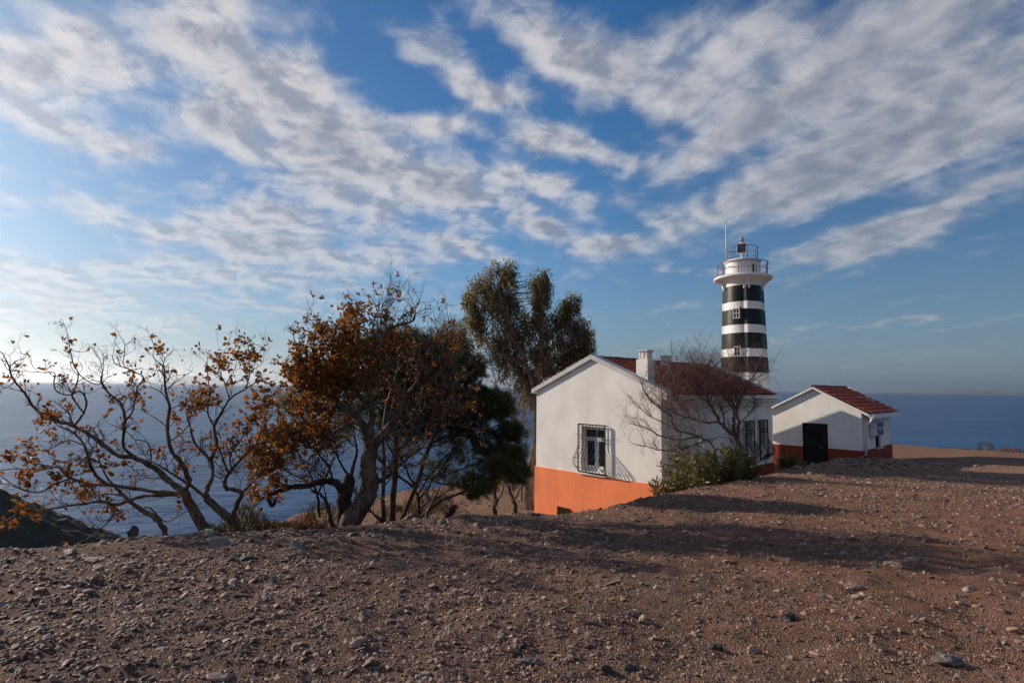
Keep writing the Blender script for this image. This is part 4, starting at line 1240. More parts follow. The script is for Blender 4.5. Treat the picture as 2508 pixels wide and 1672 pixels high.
autumn_tree('twisted forked tree with orange leaves rising high to the right of the far left tree', (1490, 1385), 8.5, [
    ([(1492, 1420), (1488, 1370), (1480, 1295), (1400, 1220), (1320, 1150)], .060, .040),
    ([(1320, 1150), (1250, 1090), (1130, 1010), (1000, 930)], .022, .008), ([(1320, 1155), (1330, 1080), (1358, 1010), (1350, 910), (1290, 850), (1240, 780), (1215, 680), (1190, 600)], .030, .007),
    ([(1350, 910), (1385, 800), (1370, 690), (1420, 600), (1470, 515), (1570, 450), (1650, 400)], .024, .006), ([(1370, 690), (1330, 600), (1345, 480), (1330, 380), (1325, 280)], .012, .004), ([(1470, 515), (1440, 420), (1400, 300), (1440, 200)], .009, .003),
    ([(1570, 450), (1600, 340), (1590, 180)], .008, .003), ([(1600, 340), (1680, 280), (1690, 200)], .005, .002), ([(1440, 420), (1500, 330), (1520, 220)], .006, .002),
    ([(1484, 1330), (1500, 1240), (1545, 1120), (1500, 1095), (1450, 1085), (1440, 1040), (1470, 980), (1560, 880), (1640, 810), (1777, 760)], .034, .012, -.4), ([(1545, 1120), (1522, 1078)], .016, .012),
    ([(1462, 985), (1420, 880), (1380, 770), (1392, 720)], .014, .006), ([(1545, 1115), (1600, 1060), (1660, 1000), (1720, 900)], .012, .005), ([(1480, 970), (1475, 870), (1540, 780), (1600, 660), (1650, 560)], .012, .004),
    ([(1640, 810), (1680, 700), (1740, 600), (1740, 480)], .010, .003), ([(1385, 800), (1300, 820), (1270, 870)], .008, .003), ([(1345, 480), (1260, 520), (1210, 480)], .007, .003), ([(1360, 990), (1410, 1020), (1480, 990)], .008, .004)],
    CL5S, 13, T5, .3827, dens=6.0)

# ------------------------------------------------------------------ the big gnarled tree in the middle
CL6 = [(330, 560, 160, .95), (220, 700, 150, .95), (130, 830, 150, .95), (60, 960, 140, .9), (420, 640, 140, .9), (300, 850, 150, .8), (230, 1000, 130, .6), (510, 320, 90, .8), (330, 400, 70, .8), (560, 520, 120, .7),
       (720, 450, 110, .6), (480, 450, 110, .9), (850, 520, 90, .4), (1080, 430, 60, .3), (1190, 640, 60, .4), (1210, 780, 60, .6), (1240, 690, 40, .6), (30, 720, 90, .8), (200, 460, 60, .8), (400, 900, 110, .6), (20, 1090, 100, .8), (700, 300, 50, .4), (640, 700, 150, .35), (520, 800, 120, .5), (720, 790, 40, .7)]
CL6S = [(a, b, c * (1.05 if a < 560 else .8), d * (1.0 if a < 560 else .45)) for a, b, c, d in CL6]
big = autumn_tree('big gnarled tree in the middle with thick leaning trunk and tangled bare branches', (490, 1510), 9.6, [
    ([(480, 1560), (488, 1500), (520, 1420), (580, 1330), (618, 1230), (604, 1130), (618, 1030), (612, 980)], .165, .085),
    ([(618, 1030), (690, 950), (760, 860), (820, 750), (870, 680), (950, 655), (1050, 700), (1110, 650), (1180, 610), (1250, 560)], .075, .010, .5),
    ([(612, 1000), (560, 880), (500, 820), (440, 790), (400, 700), (340, 640), (270, 560), (250, 470), (200, 440)], .055, .008, -.3),
    ([(613, 985), (622, 800), (600, 610), (630, 500), (680, 440), (720, 360), (800, 330), (860, 310), (870, 250)], .045, .006, -.5),
    ([(630, 500), (640, 430), (626, 370), (655, 260), (716, 240), (718, 125)], .014, .004), ([(655, 260), (635, 205)], .006, .003), ([(680, 240), (705, 175)], .006, .003),
    ([(700, 940), (712, 800), (740, 700), (770, 600), (785, 480), (785, 390)], .045, .008, .6), ([(770, 600), (830, 520), (850, 430)], .016, .005), ([(740, 700), (700, 600), (700, 500), (740, 420)], .016, .005),
    ([(820, 750), (900, 620), (960, 500), (990, 400)], .030, .006, -.6), ([(870, 680), (1000, 560), (1040, 430), (1060, 330)], .026, .005, -.4), ([(950, 655), (1010, 600), (1060, 520), (1075, 440)], .018, .004), ([(1050, 700), (1080, 610), (1100, 520)], .014, .004),
    ([(760, 860), (860, 830), (910, 740), (970, 720), (1060, 740)], .026, .006, .5), ([(860, 830), (960, 790), (1060, 800), (1130, 830)], .016, .005), ([(700, 940), (800, 930), (930, 900), (1080, 900), (1180, 920)], .022, .006, -.4),
    ([(560, 880), (480, 900), (400, 960), (330, 1040), (260, 1100)], .022, .006, .5), ([(500, 820), (420, 800), (330, 830), (250, 900), (170, 960), (80, 1000)], .028, .006, .4), ([(440, 790), (360, 720), (250, 700), (160, 740), (80, 820)], .024, .006, -.4),
    ([(340, 640), (260, 640), (180, 650)], .012, .004), ([(400, 700), (420, 600), (470, 500), (480, 400)], .018, .005), ([(600, 610), (540, 520), (510, 420), (500, 320)], .020, .005), ([(540, 520), (440, 480), (340, 400), (320, 350)], .014, .004), ([(600, 640), (500, 700), (490, 600), (500, 530)], .016, .005),
    ([(620, 800), (560, 760), (540, 700), (560, 640)], .016, .005), ([(690, 950), (740, 1060), (800, 1080), (860, 1060), (900, 1010)], .016, .005), ([(618, 1240), (680, 1210), (740, 1170), (800, 1110), (880, 1050)], .040, .010, -.3),
    ([(330, 1040), (250, 1030), (150, 1060), (60, 1070)], .012, .004), ([(260, 1100), (180, 1150), (90, 1140), (0, 1120)], .010, .004)],
    CL6S, 21, T6, .4337, size=.061, dens=11.0, L=.48, lvl=2, r=.0115, per=(2, 5), keep0=.035)
autumn_tree('old split trunk with a hooked low branch behind the big gnarled tree', (470, 1490), 10.1, [
    ([(470, 1540), (468, 1450), (466, 1350), (490, 1240), (500, 1190)], .135, .075),
    ([(470, 1330), (440, 1250), (400, 1220), (330, 1222), (250, 1245), (170, 1250), (90, 1280), (40, 1300), (60, 1355), (80, 1330)], .058, .022, -.5), ([(170, 1250), (110, 1230), (40, 1180), (-20, 1190)], .020, .006), ([(400, 1220), (380, 1130), (320, 1060), (300, 980)], .022, .006),
    ([(490, 1240), (520, 1130), (540, 1040), (520, 940)], .035, .010), ([(500, 1200), (440, 1100), (420, 1000)], .022, .006), ([(60, 1290), (-10, 1330), (-60, 1400)], .018, .006)],
    [(40, 1100, 160, .8), (100, 1000, 120, .8), (0, 1200, 120, .6), (300, 1000, 120, .3)], 22, T6, .4337, dens=5, L=.35, lvl=3, barkm=BARK_DARK, n_obj=120, keep0=.0, size=.07)
autumn_tree('thin dark bent stem standing left of the big trunk', (420, 1510), 9.4, [
    ([(430, 1550), (418, 1500), (390, 1420), (372, 1340), (330, 1290), (280, 1270)], .034, .014), ([(372, 1340), (350, 1250), (300, 1180)], .012, .005), ([(330, 1290), (260, 1250), (200, 1260)], .010, .004)],
    [(300, 1250, 100, .15)], 23, T6, .4337, barkm=BARK_DARK, dens=6, n_obj=20, keep0=.0)

# ------------------------------------------------------------------ pines behind it
def pine(label, depth, stems, branches, blobs, seed, ntuft):
    rng = np.random.default_rng(seed)
    bp = at(*T6(*stems[0][0][0]), depth)
    root = tree_root('pine_tree', label, 'tree', bp, 'pine trees behind the autumn trees')
    mb = MB(); L1 = trace(T6, .4337, depth, seed, stems + branches, mb, .5)
    mb.obj('trunk', BARK_PINE, root, True, bp)
    w = Wood(rng)
    grow(w, L1[len(stems):], 3.0, .55, .010, 2, t0=.35, wig=.2, up=.04, nb=(2, 3), seg=.1)
    allC = np.concatenate([c for c, r in L1])
    tuft_p = []; tuft_d = []
    for (cx, cy, rr, n, dz) in blobs:
        c = np.array(at(*T6(cx, cy), depth + dz)); R = rr * .4337 * depth / F
        j = np.linalg.norm(allC - c, axis=1).argmin()
        w.b.tube(catmull([allC[j], (allC[j] + c) / 2 + rng.normal(size=3) * .1, c], 4), np.linspace(.022, .010, 9), 5)
        for k in range(int(n * ntuft)):
            u = nrm(rng.normal(size=3)); q = R * rng.uniform(.25, 1.0) ** .5 * (1 + .22 * math.sin(7 * u[0] + 5 * u[2] + cx))
            p = c + u * q * np.array([1.0, 1.0, .82])
            tuft_p.append(p); tuft_d.append(nrm(u * .8 + np.array([0, 0, .55]) + rng.normal(size=3) * .3))
            if k % 9 == 0: w.b.tube(np.array([c + u * q * .3, p - tuft_d[-1] * .05]), [.006, .003], 3, False)
    for p, d, l in w.tips:
        if l == 0 and rng.uniform() < .5: tuft_p.append(p); tuft_d.append(d)
    o = w.b.obj('branches', BARK_PINE, root, True, bp); o['kind'] = 'stuff'
    TP = np.array(tuft_p); TD = np.array(tuft_d); nn = 20
    P = np.repeat(TP, nn, 0) + rng.normal(size=(len(TP) * nn, 3)) * .015 - np.repeat(TD, nn, 0) * rng.uniform(0, .10, (len(TP) * nn, 1))
    D = np.repeat(TD, nn, 0) * .75 + rng.normal(size=P.shape) * .55
    M3 = frames(D, rng); S = rng.uniform(.07, .125, len(P)); M3 = M3 * S[:, None, None]; M3[:, :, 0] *= .075
    V = np.array([(-.5, 0, 0), (.5, 0, 0), (0, 1, 0)], float)
    v, q, t = inst(V, None, [(0, 1, 2)], M3, P - np.array(bp))
    o = mkobj('needles', fin_mesh('needles', v, None, t), NEEDLE, root); o['kind'] = 'stuff'
pine('dense rounded pine crown rising right behind the big gnarled tree', 12.6,
     [([(735, 1520), (738, 1440), (745, 1300), (760, 1120), (765, 960), (800, 760), (830, 560)], .085, .03)],
     [([(760, 1060), (850, 980), (950, 860), (1050, 700)], .035, .012), ([(765, 960), (700, 800), (640, 600)], .03, .012), ([(790, 800), (920, 640), (1000, 520)], .03, .01), ([(760, 1100), (880, 1040), (1040, 1000), (1200, 900)], .03, .01)],
     [(860, 440, 130, 1.0, .3), (600, 470, 120, .8, .5), (720, 560, 150, 1.0, .7), (980, 520, 140, 1.0, .2), (900, 640, 170, 1.0, .6), (1080, 600, 130, 1.0, .4), (1180, 570, 105, 1.0, -.2), (1060, 760, 150, .8, .5), (780, 760, 160, .6, 1.0), (560, 640, 130, .5, .9), (430, 560, 110, .4, 1.0), (210, 620, 60, .5, 1.0), (330, 640, 90, .4, 1.0), (600, 850, 150, .35, 1.0), (450, 780, 140, .4, 1.0), (930, 860, 150, .6, .6), (300, 760, 120, .35, 1.2), (180, 780, 110, .3, 1.2), (250, 920, 110, .25, 1.3), (420, 940, 120, .25, 1.2), (1150, 720, 120, .7, .2), (700, 420, 100, .6, .4), (500, 480, 90, .4, .8), (1010, 700, 150, .7, .4), (850, 760, 170, .9, .8), (1000, 820, 160, .9, .6), (700, 900, 150, .5, 1.0), (860, 930, 140, .5, .8), (1120, 850, 130, .8, .5), (760, 640, 150, .7, .6), (600, 700, 140, .4, .9)], 31, 620)
pine('leaning pine with low branches reaching right towards the house', 13.0,
     [([(760, 1530), (775, 1470), (820, 1370), (890, 1200), (920, 1100), (980, 960), (1080, 820), (1200, 720)], .070, .022)],
     [([(885, 1215), (1000, 1190), (1130, 1150), (1250, 1100), (1380, 1050)], .026, .010), ([(960, 1000), (1080, 960), (1200, 960), (1330, 900)], .026, .01), ([(900, 1170), (1010, 1230), (1150, 1240), (1290, 1200), (1420, 1120)], .022, .008), ([(930, 1080), (860, 1040), (800, 1060)], .016, .006)],
     [(1330, 790, 115, 1.5, -.5), (1260, 740, 70, .8, -.3), (1400, 1080, 110, 1.0, -.3), (1300, 1000, 130, .8, .2), (1180, 870, 130, .8, .4), (1440, 1170, 80, .8, -.3), (1290, 1170, 110, .6, .2), (1160, 1040, 120, .4, .6), (1100, 1200, 90, .22, .4), (1050, 950, 120, .4, .8), (1410, 930, 90, .7, .1), (1200, 1240, 80, .3, .2), (1000, 1130, 90, .15, .7)], 32, 560)
pine('slender straight pine stem between the big trunk and the leaning pine', 12.2,
     [([(690, 1530), (692, 1480), (686, 1300), (694, 1100), (684, 980), (660, 800)], .062, .024)],
     [([(688, 1440), (620, 1390), (560, 1320)], .030, .012), ([(690, 1460), (600, 1370), (530, 1290)], .022, .010), ([(690, 1120), (620, 1020), (560, 930)], .02, .008), ([(686, 1250), (760, 1180), (840, 1140)], .018, .006)],
     [(560, 760, 110, .35, .6), (640, 720, 110, .35, .5), (480, 900, 90, .25, .8)], 33, 220)
pine('low crawling pine branch propped on the slope in front of the leaning pine', 11.6,
     [([(820, 1500), (840, 1470), (900, 1420), (1000, 1340), (1110, 1288), (1200, 1262), (1300, 1190), (1390, 1060)], .040, .014)],
     [([(850, 1470), (890, 1380), (960, 1330), (1060, 1270), (1160, 1200)], .022, .008), ([(1110, 1288), (1200, 1295), (1290, 1270)], .014, .005), ([(1000, 1340), (1050, 1300), (1090, 1240)], .012, .005)],
     [(1330, 1120, 80, .6, -.1), (1420, 1150, 70, .5, -.1), (1260, 1240, 70, .35, 0), (1200, 1300, 50, .2, 0)], 34, 220)

# ------------------------------------------------------------------ eucalyptus beside the house
def euc(label, depth, branches, blobs, seed, dens):
    rng = np.random.default_rng(seed)
    bp = at(*T8(*branches[0][0][0]), depth)
    root = tree_root('eucalyptus_tree', label, 'tree', bp, 'eucalyptus trees beside the house')
    mb = MB(); L1 = trace(T8, .255, depth, seed, branches, mb, .55)
    mb.obj('trunk', BARK_EUC, root, True, bp)
    w = Wood(rng); allC = np.concatenate([c for c, r in L1[1:]])
    P = []; D = []
    for (cx, cy, rx, ry, n, dz) in blobs:
        c = np.array(at(*T8(cx, cy), depth + dz)); sc = .255 * depth / F
        # sub-clumps inside every blob so that gaps stay open
        for k in range(int(12 * n)):
            u = nrm(rng.normal(size=3)); s = c + u * rng.uniform(.3, 1) ** .6 * np.array([rx * sc, rx * sc * .8, ry * sc])
            j = np.linalg.norm(allC - (s - np.array([0, 0, .7]) + rng.normal(size=3) * .25), axis=1).argmin()
            m = (allC[j] + s) / 2 + rng.normal(size=3) * .10 + np.array([0, 0, .05])
            w.b.tube(catmull([allC[j], m, s], 3), np.linspace(.016, .004, 7), 4, False)
            rs = rng.uniform(.20, .52)
            q = int(dens * .8)
            v = rng.normal(size=(q, 3)); v /= np.linalg.norm(v, axis=1, keepdims=True)
            P.append(s + v * (rng.uniform(.1, 1, (q, 1)) ** .5) * rs * np.array([.72, .72, 1.5]))
            D.append(rng.normal(size=(q, 3)) * .55 + np.array([0, 0, -.75]))
    o = w.b.obj('branches', BARK_EUC, root, True, bp); o['kind'] = 'stuff'
    P = np.concatenate(P); D = np.concatenate(D)
    M3 = frames(D, rng); S = rng.uniform(.10, .19, len(P)); M3 = M3 * S[:, None, None]; M3[:, :, 0] *= .24
    v, q, t = inst(BLADE_V, BLADE_Q, BLADE_T, M3, P - np.array(bp))
    o = mkobj('crown', fin_mesh('crown', v, q, t), LEAF_EUC, root); o['kind'] = 'stuff'
euc('tall eucalyptus with twin crowns and pale trunk against the house corner', 23.5, [
    ([(775, 2560), (770, 2420), (760, 2200), (785, 2000), (845, 1700), (850, 1450), (820, 1250), (780, 1050)], .25, .15),
    ([(820, 1250), (740, 1000), (660, 800), (600, 640), (520, 450), (480, 250), (450, 120)], .10, .02), ([(660, 820), (540, 650), (400, 500), (250, 360), (180, 300)], .07, .015), ([(560, 640), (560, 400), (570, 200), (560, 90)], .05, .012),
    ([(830, 1300), (880, 1000), (900, 700), (900, 450), (870, 250), (860, 130)], .09, .015), ([(880, 1000), (1020, 800), (1150, 600), (1190, 430)], .06, .012), ([(900, 1050), (1080, 900), (1220, 800), (1330, 720)], .05, .012), ([(740, 1000), (560, 900), (400, 820), (300, 740)], .05, .012), ([(850, 1150), (980, 1080), (1100, 1020)], .04, .012)],
    [(450, 170, 100, 130, 1.0, .3), (560, 130, 90, 110, 1.1, 0), (300, 300, 120, 110, 1.2, -.2), (200, 400, 80, 90, .9, 0), (430, 360, 130, 130, 1.4, .5), (560, 340, 100, 140, 1.2, -.3), (350, 520, 140, 110, 1.3, .3), (520, 560, 120, 130, 1.2, .6), (240, 600, 80, 90, .7, 0), (640, 500, 90, 110, .8, .4),
     (870, 180, 75, 100, 1.0, .2), (930, 280, 80, 110, 1.0, 0), (840, 330, 80, 110, .9, .4), (900, 470, 110, 120, 1.3, .2), (800, 600, 120, 130, 1.2, .6), (960, 620, 110, 130, 1.2, .1), (720, 720, 130, 120, 1.2, .2), (560, 760, 120, 110, .9, .3), (380, 740, 120, 100, .8, 0), (640, 930, 130, 120, 1.0, .3), (820, 860, 110, 130, 1.1, 0), (900, 1020, 110, 110, 1.0, .5), (760, 1080, 120, 110, .9, .5),
     (1110, 500, 90, 90, 1.0, .3), (1190, 430, 60, 70, .8, 0), (1130, 640, 110, 100, 1.2, .2), (1260, 700, 90, 100, 1.1, .2), (1330, 760, 70, 90, .9, 0), (1120, 820, 110, 110, 1.1, .5), (1240, 880, 100, 90, 1.0, .3), (1060, 960, 100, 90, .9, .3), (700, 1180, 130, 110, .7, .4), (880, 1180, 100, 110, .8, .6), (560, 1000, 120, 110, .6, .5), (780, 1320, 110, 100, .6, .5), (460, 880, 100, 100, .6, .3), (960, 820, 90, 120, .8, .5), (1330, 880, 60, 80, .6, .1)], 41, 112)
euc('smaller eucalyptus crown showing behind the pine, left of the twin crowns', 25.0, [
    ([(60, 1500), (50, 1300), (60, 1100), (40, 900)], .10, .05), ([(50, 1000), (-20, 800), (-60, 720)], .04, .01), ([(45, 950), (100, 800), (120, 700)], .04, .01)],
    [(-20, 740, 110, 80, 1.2, 0), (90, 700, 110, 80, 1.2, 0), (40, 840, 120, 90, 1.2, .3), (160, 820, 80, 80, .8, 0), (-100, 800, 80, 70, .7, .2)], 42, 90)

# ------------------------------------------------------------------ bare thickets and saplings
def bare(name, label, cat, stems, material, seed, L, dens, lvl, r=.012, up=.12, group=None, spread=.7, wig=.22, bias=None, nb=(2, 4), sides=4, seg=.12, shrink=(.45, .75)):
    rng = np.random.default_rng(seed)
    bp = stems[0][0][0]
    root = tree_root(name, label, cat, bp, group)
    mb = MB(); L1 = []
    for P, r0, r1 in stems:
        C = catmull(np.array([tuple(p) for p in P]), 5); C[1:-1] += rng.normal(size=C[1:-1].shape) * r0 * .3
        rad = np.linspace(r0, r1, len(C)); mb.tube(C, rad, 8 if r0 > .02 else 5); L1.append((C, rad))
    mb.obj('trunk', material, root, True, bp)
    w = Wood(rng); grow(w, L1, dens, L, r, lvl, t0=.3, up=up, spread=spread, wig=wig, bias=bias, nb=nb, sides=sides, seg=seg, shrink=shrink)
    o = w.b.obj('twigs', material, root, True, bp); o['kind'] = 'stuff'
    return root, w
def A8(d, *pts): return [at(*T8(x, y), d + dz) for x, y, dz in pts]
bare('bare_shrub', 'pale leafless thicket between the pine and the house corner', 'shrub', [
    (A8(24.5, (700, 2300, 0), (690, 1900, 0), (640, 1500, .3), (560, 1150, .3)), .05, .02), (A8(24.5, (690, 1950, 0), (560, 1500, -.3), (430, 1100, -.5), (380, 850, -.5)), .035, .012),
    (A8(24.5, (660, 1700, 0), (740, 1400, -.3), (800, 1250, -.4)), .03, .012), (A8(24.5, (640, 1500, .2), (700, 1200, .5), (640, 950, .6)), .025, .01), (A8(24.5, (690, 1900, 0), (770, 1650, .3), (820, 1420, .5)), .025, .01)], BARK_PALE, 51, .62, 7.5, 3, r=.011, up=.06, spread=.85)
def A6(d, *pts): return [at(*T6(x, y), d + dz) for x, y, dz in pts]
bare('bare_shrub', 'tangled brown leafless thicket among the pine trunks', 'shrub', [
    (A6(13.2, (900, 1480, 0), (880, 1300, 0), (820, 1150, .3), (760, 1020, .3)), .04, .015), (A6(13.2, (885, 1330, 0), (980, 1200, -.3), (1060, 1080, -.3)), .03, .01), (A6(13.2, (860, 1250, 0), (700, 1130, .2), (620, 1040, .4)), .03, .01), (A6(13.2, (880, 1300, 0), (1000, 1120, .4), (1140, 1010, .5)), .025, .01)], BARK_DARK, 52, .5, 8.5, 3, r=.009, up=.05, spread=.85)
bare('bare_shrub', 'brown leafless thicket left of the old split trunk', 'shrub', [
    (A6(11.5, (330, 1420, 0), (310, 1280, 0), (260, 1150, .3), (200, 1040, .3)), .03, .012), (A6(11.5, (312, 1290, 0), (380, 1160, -.3), (420, 1060, -.3)), .024, .01), (A6(11.5, (300, 1240, 0), (180, 1180, .2), (90, 1130, .4)), .022, .008)], BARK_DARK, 53, .42, 8.5, 3, r=.008, up=.05, spread=.85)
def A7(d, *pts): return [at(780 + x * .2338, 1150 + y * .2338, d + dz) for x, y, dz in pts]
for k, (st, lab) in enumerate([(((1880, 600, 0), (1868, 520, 0), (1845, 380, 0), (1830, 200, .2), (1800, 60, .3)), 'straight thin trunk left of the pair of saplings below the house'),
                               (((2085, 540, 0), (2072, 480, 0), (2040, 340, 0), (1990, 200, .2), (1930, 60, .4)), 'curved thin trunk nearest the eucalyptus below the house'),
                               (((1160, 640, 0), (1150, 560, 0), (1140, 440, 0), (1170, 330, 0), (1110, 210, 0)), 'dead forked sapling on the red slope left of the broken stump')]):
    d = (14.5, 15.2, 11.5)[k]
    bare('sapling', lab, 'tree', [(A7(d, *st), (.085, .085, .045)[k], .03), (A7(d, st[2], (st[2][0] + 60, st[2][1] - 110, -.2), (st[2][0] + 130, st[2][1] - 260, -.4)), .03, .012)], (BARK_EUC, BARK_EUC, BARK_PALE)[k], 55 + k, .4, 4, 2, r=.009, group='saplings on the red slope')

# bare tree in front of the shaded wall
def A2(d, *pts): return [at(*T2(x, y), d + dz) for x, y, dz in pts]
D_ = 17.6
bt, bw = bare('bare_tree', 'leafless reddish tree with fine twigs in front of the shaded house wall', 'tree', [
    (A2(D_, (1150, 1500, 0), (1132, 1220, 0), (1122, 1080, 0), (1085, 965, 0)), .115, .075),
    (A2(D_, (1085, 965, 0), (990, 890, -.2), (930, 820, -.3), (860, 690, -.3), (760, 600, -.3), (650, 480, -.2), (600, 380, -.1)), .065, .018), (A2(D_, (1085, 965, 0), (1055, 900, .1), (1070, 800, .2), (1050, 700, .3), (960, 600, .4), (880, 480, .5), (800, 380, .5)), .06, .016),
    (A2(D_, (1090, 960, 0), (1105, 830, -.2), (1080, 720, -.3), (1120, 620, -.4), (1180, 500, -.5), (1250, 400, -.5)), .05, .014), (A2(D_, (930, 830, -.3), (790, 830, -.5), (650, 790, -.6), (540, 750, -.7), (450, 690, -.7)), .035, .012),
    (A2(D_, (1080, 720, -.3), (1020, 600, -.6), (980, 480, -.8), (960, 380, -.8)), .035, .012), (A2(D_, (860, 690, -.3), (800, 560, .1), (760, 450, .4), (720, 350, .5)), .03, .01), (A2(D_, (1050, 700, .3), (1080, 600, .6), (1060, 470, .8)), .03, .01),
    (A2(D_, (1110, 830, -.2), (1180, 780, -.3), (1240, 700, -.4)), .02, .008), (A2(D_, (760, 600, -.3), (620, 560, -.2), (520, 480, -.1)), .022, .009), (A2(D_, (990, 890, -.2), (960, 740, .1), (900, 580, .2), (850, 450, .2)), .03, .01)],
    BARK_RED, 61, .72, 10.5, 3, r=.0095, up=.13, spread=.62, wig=.2, bias=np.array([-.03, 0, 0]), nb=(3, 4), seg=.11)
bare('bare_shrub', 'leafless low branches fanning left over the house corner', 'shrub', [
    (A2(15.2, (900, 1300, 0), (880, 1060, 0), (760, 960, 0), (560, 900, -.2), (510, 780, -.3), (430, 720, -.3), (300, 600, -.3), (240, 470, -.3)), .045, .012),
    (A2(15.2, (760, 960, 0), (560, 985, -.3), (420, 950, -.4), (300, 890, -.5), (180, 850, -.5)), .03, .010), (A2(15.2, (800, 1000, 0), (600, 1060, -.2), (450, 1080, -.3), (320, 1050, -.3), (180, 1020, -.3)), .026, .009), (A2(15.2, (510, 780, -.3), (440, 640, -.2), (420, 480, 0), (380, 380, 0)), .022, .008), (A2(15.2, (560, 900, -.2), (430, 830, 0), (300, 760, .1), (220, 680, .1)), .02, .008)],
    BARK_PALE, 62, .42, 10.0, 3, r=.0075, up=.06, spread=.7, seg=.09, nb=(2, 3))

# ------------------------------------------------------------------ oleanders
def oleander(label, base, nst, wid, hgt, seed, group, lean=0.0, clear=0):
    rng = np.random.default_rng(seed)
    root = tree_root('oleander_shrub', label, 'shrub', base, group)
    mb = MB(); P = []; D = []; b0 = np.array(base)
    for k in range(nst):
        a = rng.uniform(0, 2 * math.pi); q = rng.uniform() ** .6
        d = nrm(np.array([math.cos(a) * q * wid * .9 + lean, math.sin(a) * q * .6, 1.0 + rng.uniform(-.15, .3)]))
        L = hgt * rng.uniform(.55, 1.12) * (1 - .25 * q)
        p = b0 + np.array([math.cos(a) * q * wid * .42, math.sin(a) * q * .35, -.1]); pts = [p]
        for i in range(8):
            d = nrm(d + rng.normal(size=3) * .07 + np.array([0, 0, .03])); p = p + d * L / 8; pts.append(p)
        C = np.array(pts); mb.tube(C, np.linspace(.013, .005, 9), 5, False)
        for i in range(2 + clear, 9):
            for s in range(8):
                t = i - rng.uniform(0, 1); j = max(0, min(7, int(t))); pp = C[j] + (C[j + 1] - C[j]) * (t - j)
                v = rng.normal(size=3); v = nrm(v - d * (v @ d)); dd = nrm(v * .75 + d * rng.uniform(.3, .9))
                P.append(pp); D.append(dd)
    mb.obj('stems', BARK_PALE, root, True, base)
    P = np.array(P); D = np.array(D); M3 = frames(D, rng); S = rng.uniform(.12, .21, len(P)); M3 = M3 * S[:, None, None]; M3[:, :, 0] *= .22
    V = BLADE_V.copy(); V[:, 0] *= np.array([.35, .35, 1.1, 1.1, 1])
    v, q, t = inst(V, BLADE_Q, BLADE_T, M3, P - b0)
    o = mkobj('foliage', fin_mesh('foliage', v, q, t), LEAF_OL, root); o['kind'] = 'stuff'
def gp(px, depth, sink=0.0):
    p = at(px, 1200, depth); return (p.x, p.y, gz(p.x, p.y) - sink)
og = 'oleander shrubs along the house'
oleander('broad dark oleander at the lit house corner, with a low tuft on its left', gp(1605, 12.8), 40, .85, .72, 71, og)
oleander('tallest oleander with bare pale stems below the leafless tree', gp(1705, 13.8), 36, .8, 1.75, 72, og, -.1, 2)
oleander('sunlit yellow green oleander at the right end of the row', gp(1785, 14.4), 54, .9, 1.12, 73, og)
oleander('dark oleander in the middle of the row', gp(1672, 13.2), 38, .85, 1.0, 74, og)
oleander('tiny oleander sprig at the left end of the row', gp(1497, 11.3, .05), 9, .3, .38, 75, og)
oleander('small oleander seedling in front of the shed door', gp(1940, 17.4), 14, .5, .55, 76, og)

# ------------------------------------------------------------------ cushion shrubs on the slope
def cushion(label, p, R, material, seed, group='low shrubs on the slope', n=2600, h=.75, name='low_shrub', nl=.10):
    rng = np.random.default_rng(seed)
    root = tree_root(name, label, 'shrub', p, group)
    mb = MB()
    for k in range(26):
        u = nrm(rng.normal(size=3)); u[2] = abs(u[2]); mb.tube(np.array([(0, 0, -.1), u * R * .5, u * R * np.array([1, 1, h]) * .95]), [.012, .008, .003], 3, False)
    o = mb.obj('stems', BARK_PALE, root); o['kind'] = 'stuff'
    u = rng.normal(size=(n, 3)); u /= np.linalg.norm(u, axis=1, keepdims=True); u[:, 2] = np.abs(u[:, 2])
    lump = 1 + .16 * np.sin(u[:, 0] * 6 + seed) * np.cos(u[:, 1] * 5 + seed * 2) + .1 * np.sin(u[:, 2] * 11 + seed)
    P = u * (rng.uniform(.45, 1, (n, 1)) ** .4) * R * lump[:, None] * np.array([1, 1, h])
    M3 = frames(u + rng.normal(size=u.shape) * .45 + np.array([0, 0, .35]), rng); S = rng.uniform(.6, 1.3, n) * nl * max(1, R); M3 = M3 * S[:, None, None]; M3[:, :, 0] *= .16
    v, q, t = inst(BLADE_V, BLADE_Q, BLADE_T, M3, P)
    o = mkobj('foliage', fin_mesh('foliage', v, q, t), material, root); o['kind'] = 'stuff'
for k, (px, d, R, m, lab, yy) in enumerate([
        (600, 9.0, .5, BRUSH_O, 'rounded ochre cushion shrub behind the twisted forked tree', 1292), (545, 8.8, .42, BRUSH_G, 'olive shrub low behind the twisted forked tree', 1300), (655, 9.2, .42, BRUSH_O, 'ochre shrub right of the biggest cushion shrub', 1300),
        (700, 10.5, .5, BRUSH_R, 'russet shrub on the edge above the water', 1285), (750, 14.5, .75, BRUSH_R, 'purplish brown shrub farthest out on the slope edge', 1268), (745, 10.5, .35, BRUSH_R, 'small pinkish russet shrub below the farthest one', 1290), (690, 9.8, .42, BRUSH_G, 'olive brown shrub between the ochre and russet ones', 1298),
        (805, 15.0, .9, BRUSH_G, 'tall olive green bush left of the old split trunk', 1250), (1040, 25.0, 1.0, BRUSH_R, 'russet bush seen between the pine trunks', 1235), (975, 20.0, .8, BRUSH_G, 'olive bush behind the leaning pine trunk', 1245), (1075, 17.5, .9, BRUSH_G, 'yellowish green bush under the low pine boughs', 1225)]):
    p = at(px, yy, d); z = gz(p.x, p.y) - .05
    top = at(px, (1243, 1272, 1270, 1266, 1254, 1284, 1288, 1222, 1218, 1228, 1200)[k], d).z - z
    cushion(lab, (p.x, p.y, z), R, m, 80 + k, n=2600, h=max(.6, top / R / 1.08))
